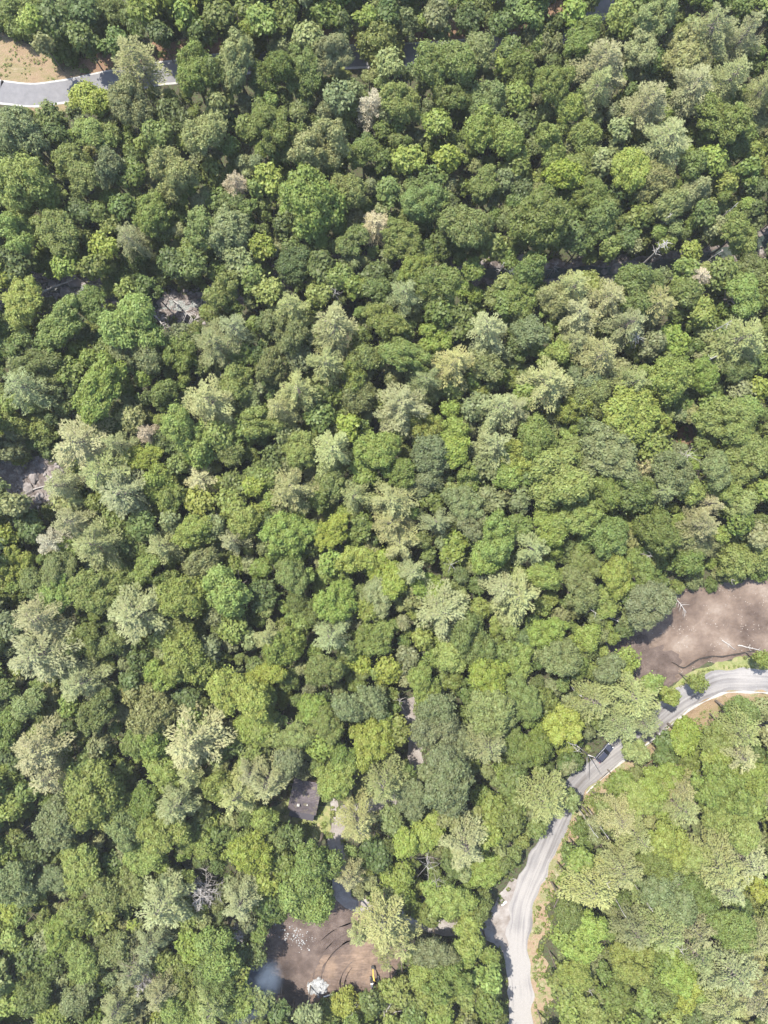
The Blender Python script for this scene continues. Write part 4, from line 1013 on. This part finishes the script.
# ------------------------------------------------------------------ excavator
def excavator():
    x, y = W(375, 983, 1); e = empty('excavator', (x, y, .03), rad(100)); e.scale = (.88, .88, .88); tag(e, 'yellow tracked excavator with raised arm at the edge of the brown clearing', 'excavator')
    yel = plain('excavator_yellow', (.50,.345,.06), rough=.65, var=.08); dk = plain('dark_steel', (.04,.04,.04), rough=.6); gl = plain('cab_glass', (.03,.035,.04), rough=.1, spec=.8)
    for s in (-1, 1):
        m = MB(); pr = []
        for k in range(9): a = math.pi/2 + math.pi*k/8; pr.append((-1.3+.42*math.cos(a), .45+.42*math.sin(a)))
        for k in range(9): a = -math.pi/2 + math.pi*k/8; pr.append((1.3+.42*math.cos(a), .45+.42*math.sin(a)))
        m.prism(pr, s*1.1-.25, s*1.1+.25); t = m.build('track', dk, e)
        for k in range(5):
            q = MB(); q.tube([(-1.2+k*.6, s*1.1-.28, .36), (-1.2+k*.6, s*1.1+.28, .36)], [.16, .16], 10); q.build('roller', dk, t)
    m = MB(); m.box((0, 0, .62), (1.6, 1.8, .3)); m.tube([(0,0,.7), (0,0,1.0)], [.6,.6], 16); m.build('undercarriage', dk, e)
    m = MB(); m.box((-.75, 0, 1.5), (1.7, 2.3, .95)); b = m.build('house', dk, e, bevel=.08)
    m = MB(); m.box((-1.75, 0, 1.45), (.75, 2.4, 1.0)); m.build('counterweight', yel, e, bevel=.14)
    m = MB(); m.box((-.5, -.6, 2.03), (1.1, .9, .12)); m.build('engine_cover', yel, e, bevel=.04)
    m = MB(); m.box((.55, .68, 1.85), (1.3, .95, 1.55), taper=.88); c = m.build('cab', gl, e, bevel=.05)
    m = MB(); m.box((.55, .68, 2.68), (1.2, .88, .1)); m.build('cab_roof', plain('cab_roof_paint', (.6,.58,.5)), c, bevel=.03)
    def beam(P, w, name, mat):
        m = MB(); 
        for (p, q, h0, h1) in P:
            V = [(p[0], -w/2, p[1]-h0/2), (p[0], w/2, p[1]-h0/2), (p[0], w/2, p[1]+h0/2), (p[0], -w/2, p[1]+h0/2), (q[0], -w/2, q[1]-h1/2), (q[0], w/2, q[1]-h1/2), (q[0], w/2, q[1]+h1/2), (q[0], -w/2, q[1]+h1/2)]
            m.add([(a, b_-.15, c_) for a, b_, c_ in V], [(0,1,2,3), (7,6,5,4), (0,4,5,1), (1,5,6,2), (2,6,7,3), (3,7,4,0)])
        return m.build(name, mat, e)
    bo = beam([((.6,1.3), (2.2,3.1), .4, .5), ((2.2,3.1), (3.7,3.0), .5, .35)], .38, 'boom', yel)
    cy = MB(); cy.tube([(1.0,-.15,1.3), (2.4,-.15,2.7)], [.08,.08], 8); cy.build('cylinder', dk, bo)
    beam([((3.6,3.1), (4.4,1.4), .35, .25)], .3, 'stick', yel)
    m = MB(); m.prism([(4.1,1.4), (4.7,1.35), (4.9,.7), (4.5,.35), (3.9,.5), (4.05,.8), (4.4,.75), (4.45,1.1)], -.6, .3); m.build('bucket', dk, e)
excavator()

# ------------------------------------------------------------------ smoke drifting from the lower clearing
def smoke():
    x, y = W(252, 988, 4); bm = bmesh.new(); bmesh.ops.create_icosphere(bm, subdivisions=3, radius=1)
    for v in bm.verts:
        k = 1+.2*mn.noise(v.co*1.5); v.co = Vector((v.co.x*12*k, v.co.y*7.0*k, v.co.z*7*k))
    me = bpy.data.meshes.new('smoke'); bm.to_mesh(me); bm.free()
    m = bpy.data.materials.new('smoke'); nt, nd, lk = nodes(m); out = N(nt, 'ShaderNodeOutputMaterial')
    v = N(nt, 'ShaderNodeVolumePrincipled'); v.inputs['Color'].default_value = (.62,.78,1,1); v.inputs['Anisotropy'].default_value = .1
    tc = N(nt, 'ShaderNodeTexCoord'); n = N(nt, 'ShaderNodeTexNoise', Scale=.16, Detail=4.0); lk.new(tc.outputs['Object'], n.inputs['Vector'])
    mp = N(nt, 'ShaderNodeMapping'); mp.inputs['Scale'].default_value = (1/11.5, 1/6.6, 1/6.6); lk.new(tc.outputs['Object'], mp.inputs['Vector'])
    ln = N(nt, 'ShaderNodeVectorMath', _operation='LENGTH'); lk.new(mp.outputs[0], ln.inputs[0])
    f = N(nt, 'ShaderNodeMapRange'); f.inputs['From Min'].default_value = 1; f.inputs['From Max'].default_value = .1; lk.new(ln.outputs['Value'], f.inputs['Value'])
    g = N(nt, 'ShaderNodeMapRange'); g.inputs['From Min'].default_value = .36; g.inputs['From Max'].default_value = .66; lk.new(n.outputs['Fac'], g.inputs['Value'])
    a = N(nt, 'ShaderNodeMath', _operation='MULTIPLY'); lk.new(f.outputs[0], a.inputs[0]); lk.new(g.outputs[0], a.inputs[1])
    b = N(nt, 'ShaderNodeMath', _operation='MULTIPLY'); b.inputs[1].default_value = .30; lk.new(a.outputs[0], b.inputs[0]); lk.new(b.outputs[0], v.inputs['Density'])
    lk.new(v.outputs[0], out.inputs['Volume'])
    o = obj('smoke', me, m); o.location = (x, y, 7.2); o.rotation_euler = (0, 0, rad(52)); tag(o, 'thin bluish smoke drifting over the left side of the lower clearing', 'smoke', kind='stuff')
smoke()

# ------------------------------------------------------------------ haze in the air between the drone and the forest
def haze():
    m = MB(); m.box((0, 0, 92.5), (5200, 5200, 192)); m2 = bpy.data.materials.new('haze'); nt, nd, lk = nodes(m2)
    out = N(nt, 'ShaderNodeOutputMaterial'); v = N(nt, 'ShaderNodeVolumePrincipled', Density=.00008); v.inputs['Color'].default_value = (1,1,1,1)
    lk.new(v.outputs[0], out.inputs['Volume'])
    tag(m.build('haze', m2), 'pale summer haze in the air above the forest', 'haze', kind='stuff')
haze()

# ------------------------------------------------------------------ light, sky, camera
SUN_EL = rad(61); SUN_AZ = rad(318)     # clockwise from +Y: the sun stands above and a little left of the picture
w = bpy.data.worlds.new('World'); sc.world = w; w.use_nodes = True
nt = w.node_tree; bg = nt.nodes['Background']; sky = nt.nodes.new('ShaderNodeTexSky'); sky.sky_type = 'NISHITA'; sky.sun_disc = False
sky.sun_elevation = SUN_EL; sky.sun_rotation = SUN_AZ; nt.links.new(sky.outputs[0], bg.inputs[0]); bg.inputs[1].default_value = .15
ld = bpy.data.lights.new('sun', 'SUN'); ld.energy = 3.8; ld.angle = rad(.9); ld.color = (1, .95, .86)
lo = bpy.data.objects.new('sun', ld); COL.objects.link(lo)
sd = Vector((math.sin(SUN_AZ)*math.cos(SUN_EL), math.cos(SUN_AZ)*math.cos(SUN_EL), math.sin(SUN_EL)))
lo.rotation_euler = sd.to_track_quat('Z', 'Y').to_euler(); lo.location = (0, 0, 100)

cd = bpy.data.cameras.new('camera'); cam = bpy.data.objects.new('camera', cd); COL.objects.link(cam)
cam.location = (0, 0, CAMH); cam.rotation_euler = (0, 0, 0)
cd.sensor_fit = 'VERTICAL'; cd.sensor_height = 36; cd.lens = 36*CAMH/(1024*MPP); cd.clip_end = 6000
sc.camera = cam
sc.view_settings.view_transform = 'Standard'; sc.view_settings.look = 'None'; sc.view_settings.gamma = 1
sc.view_settings.exposure = 1.6
sc.cycles.max_bounces = 5; sc.cycles.diffuse_bounces = 3; sc.cycles.transmission_bounces = 3
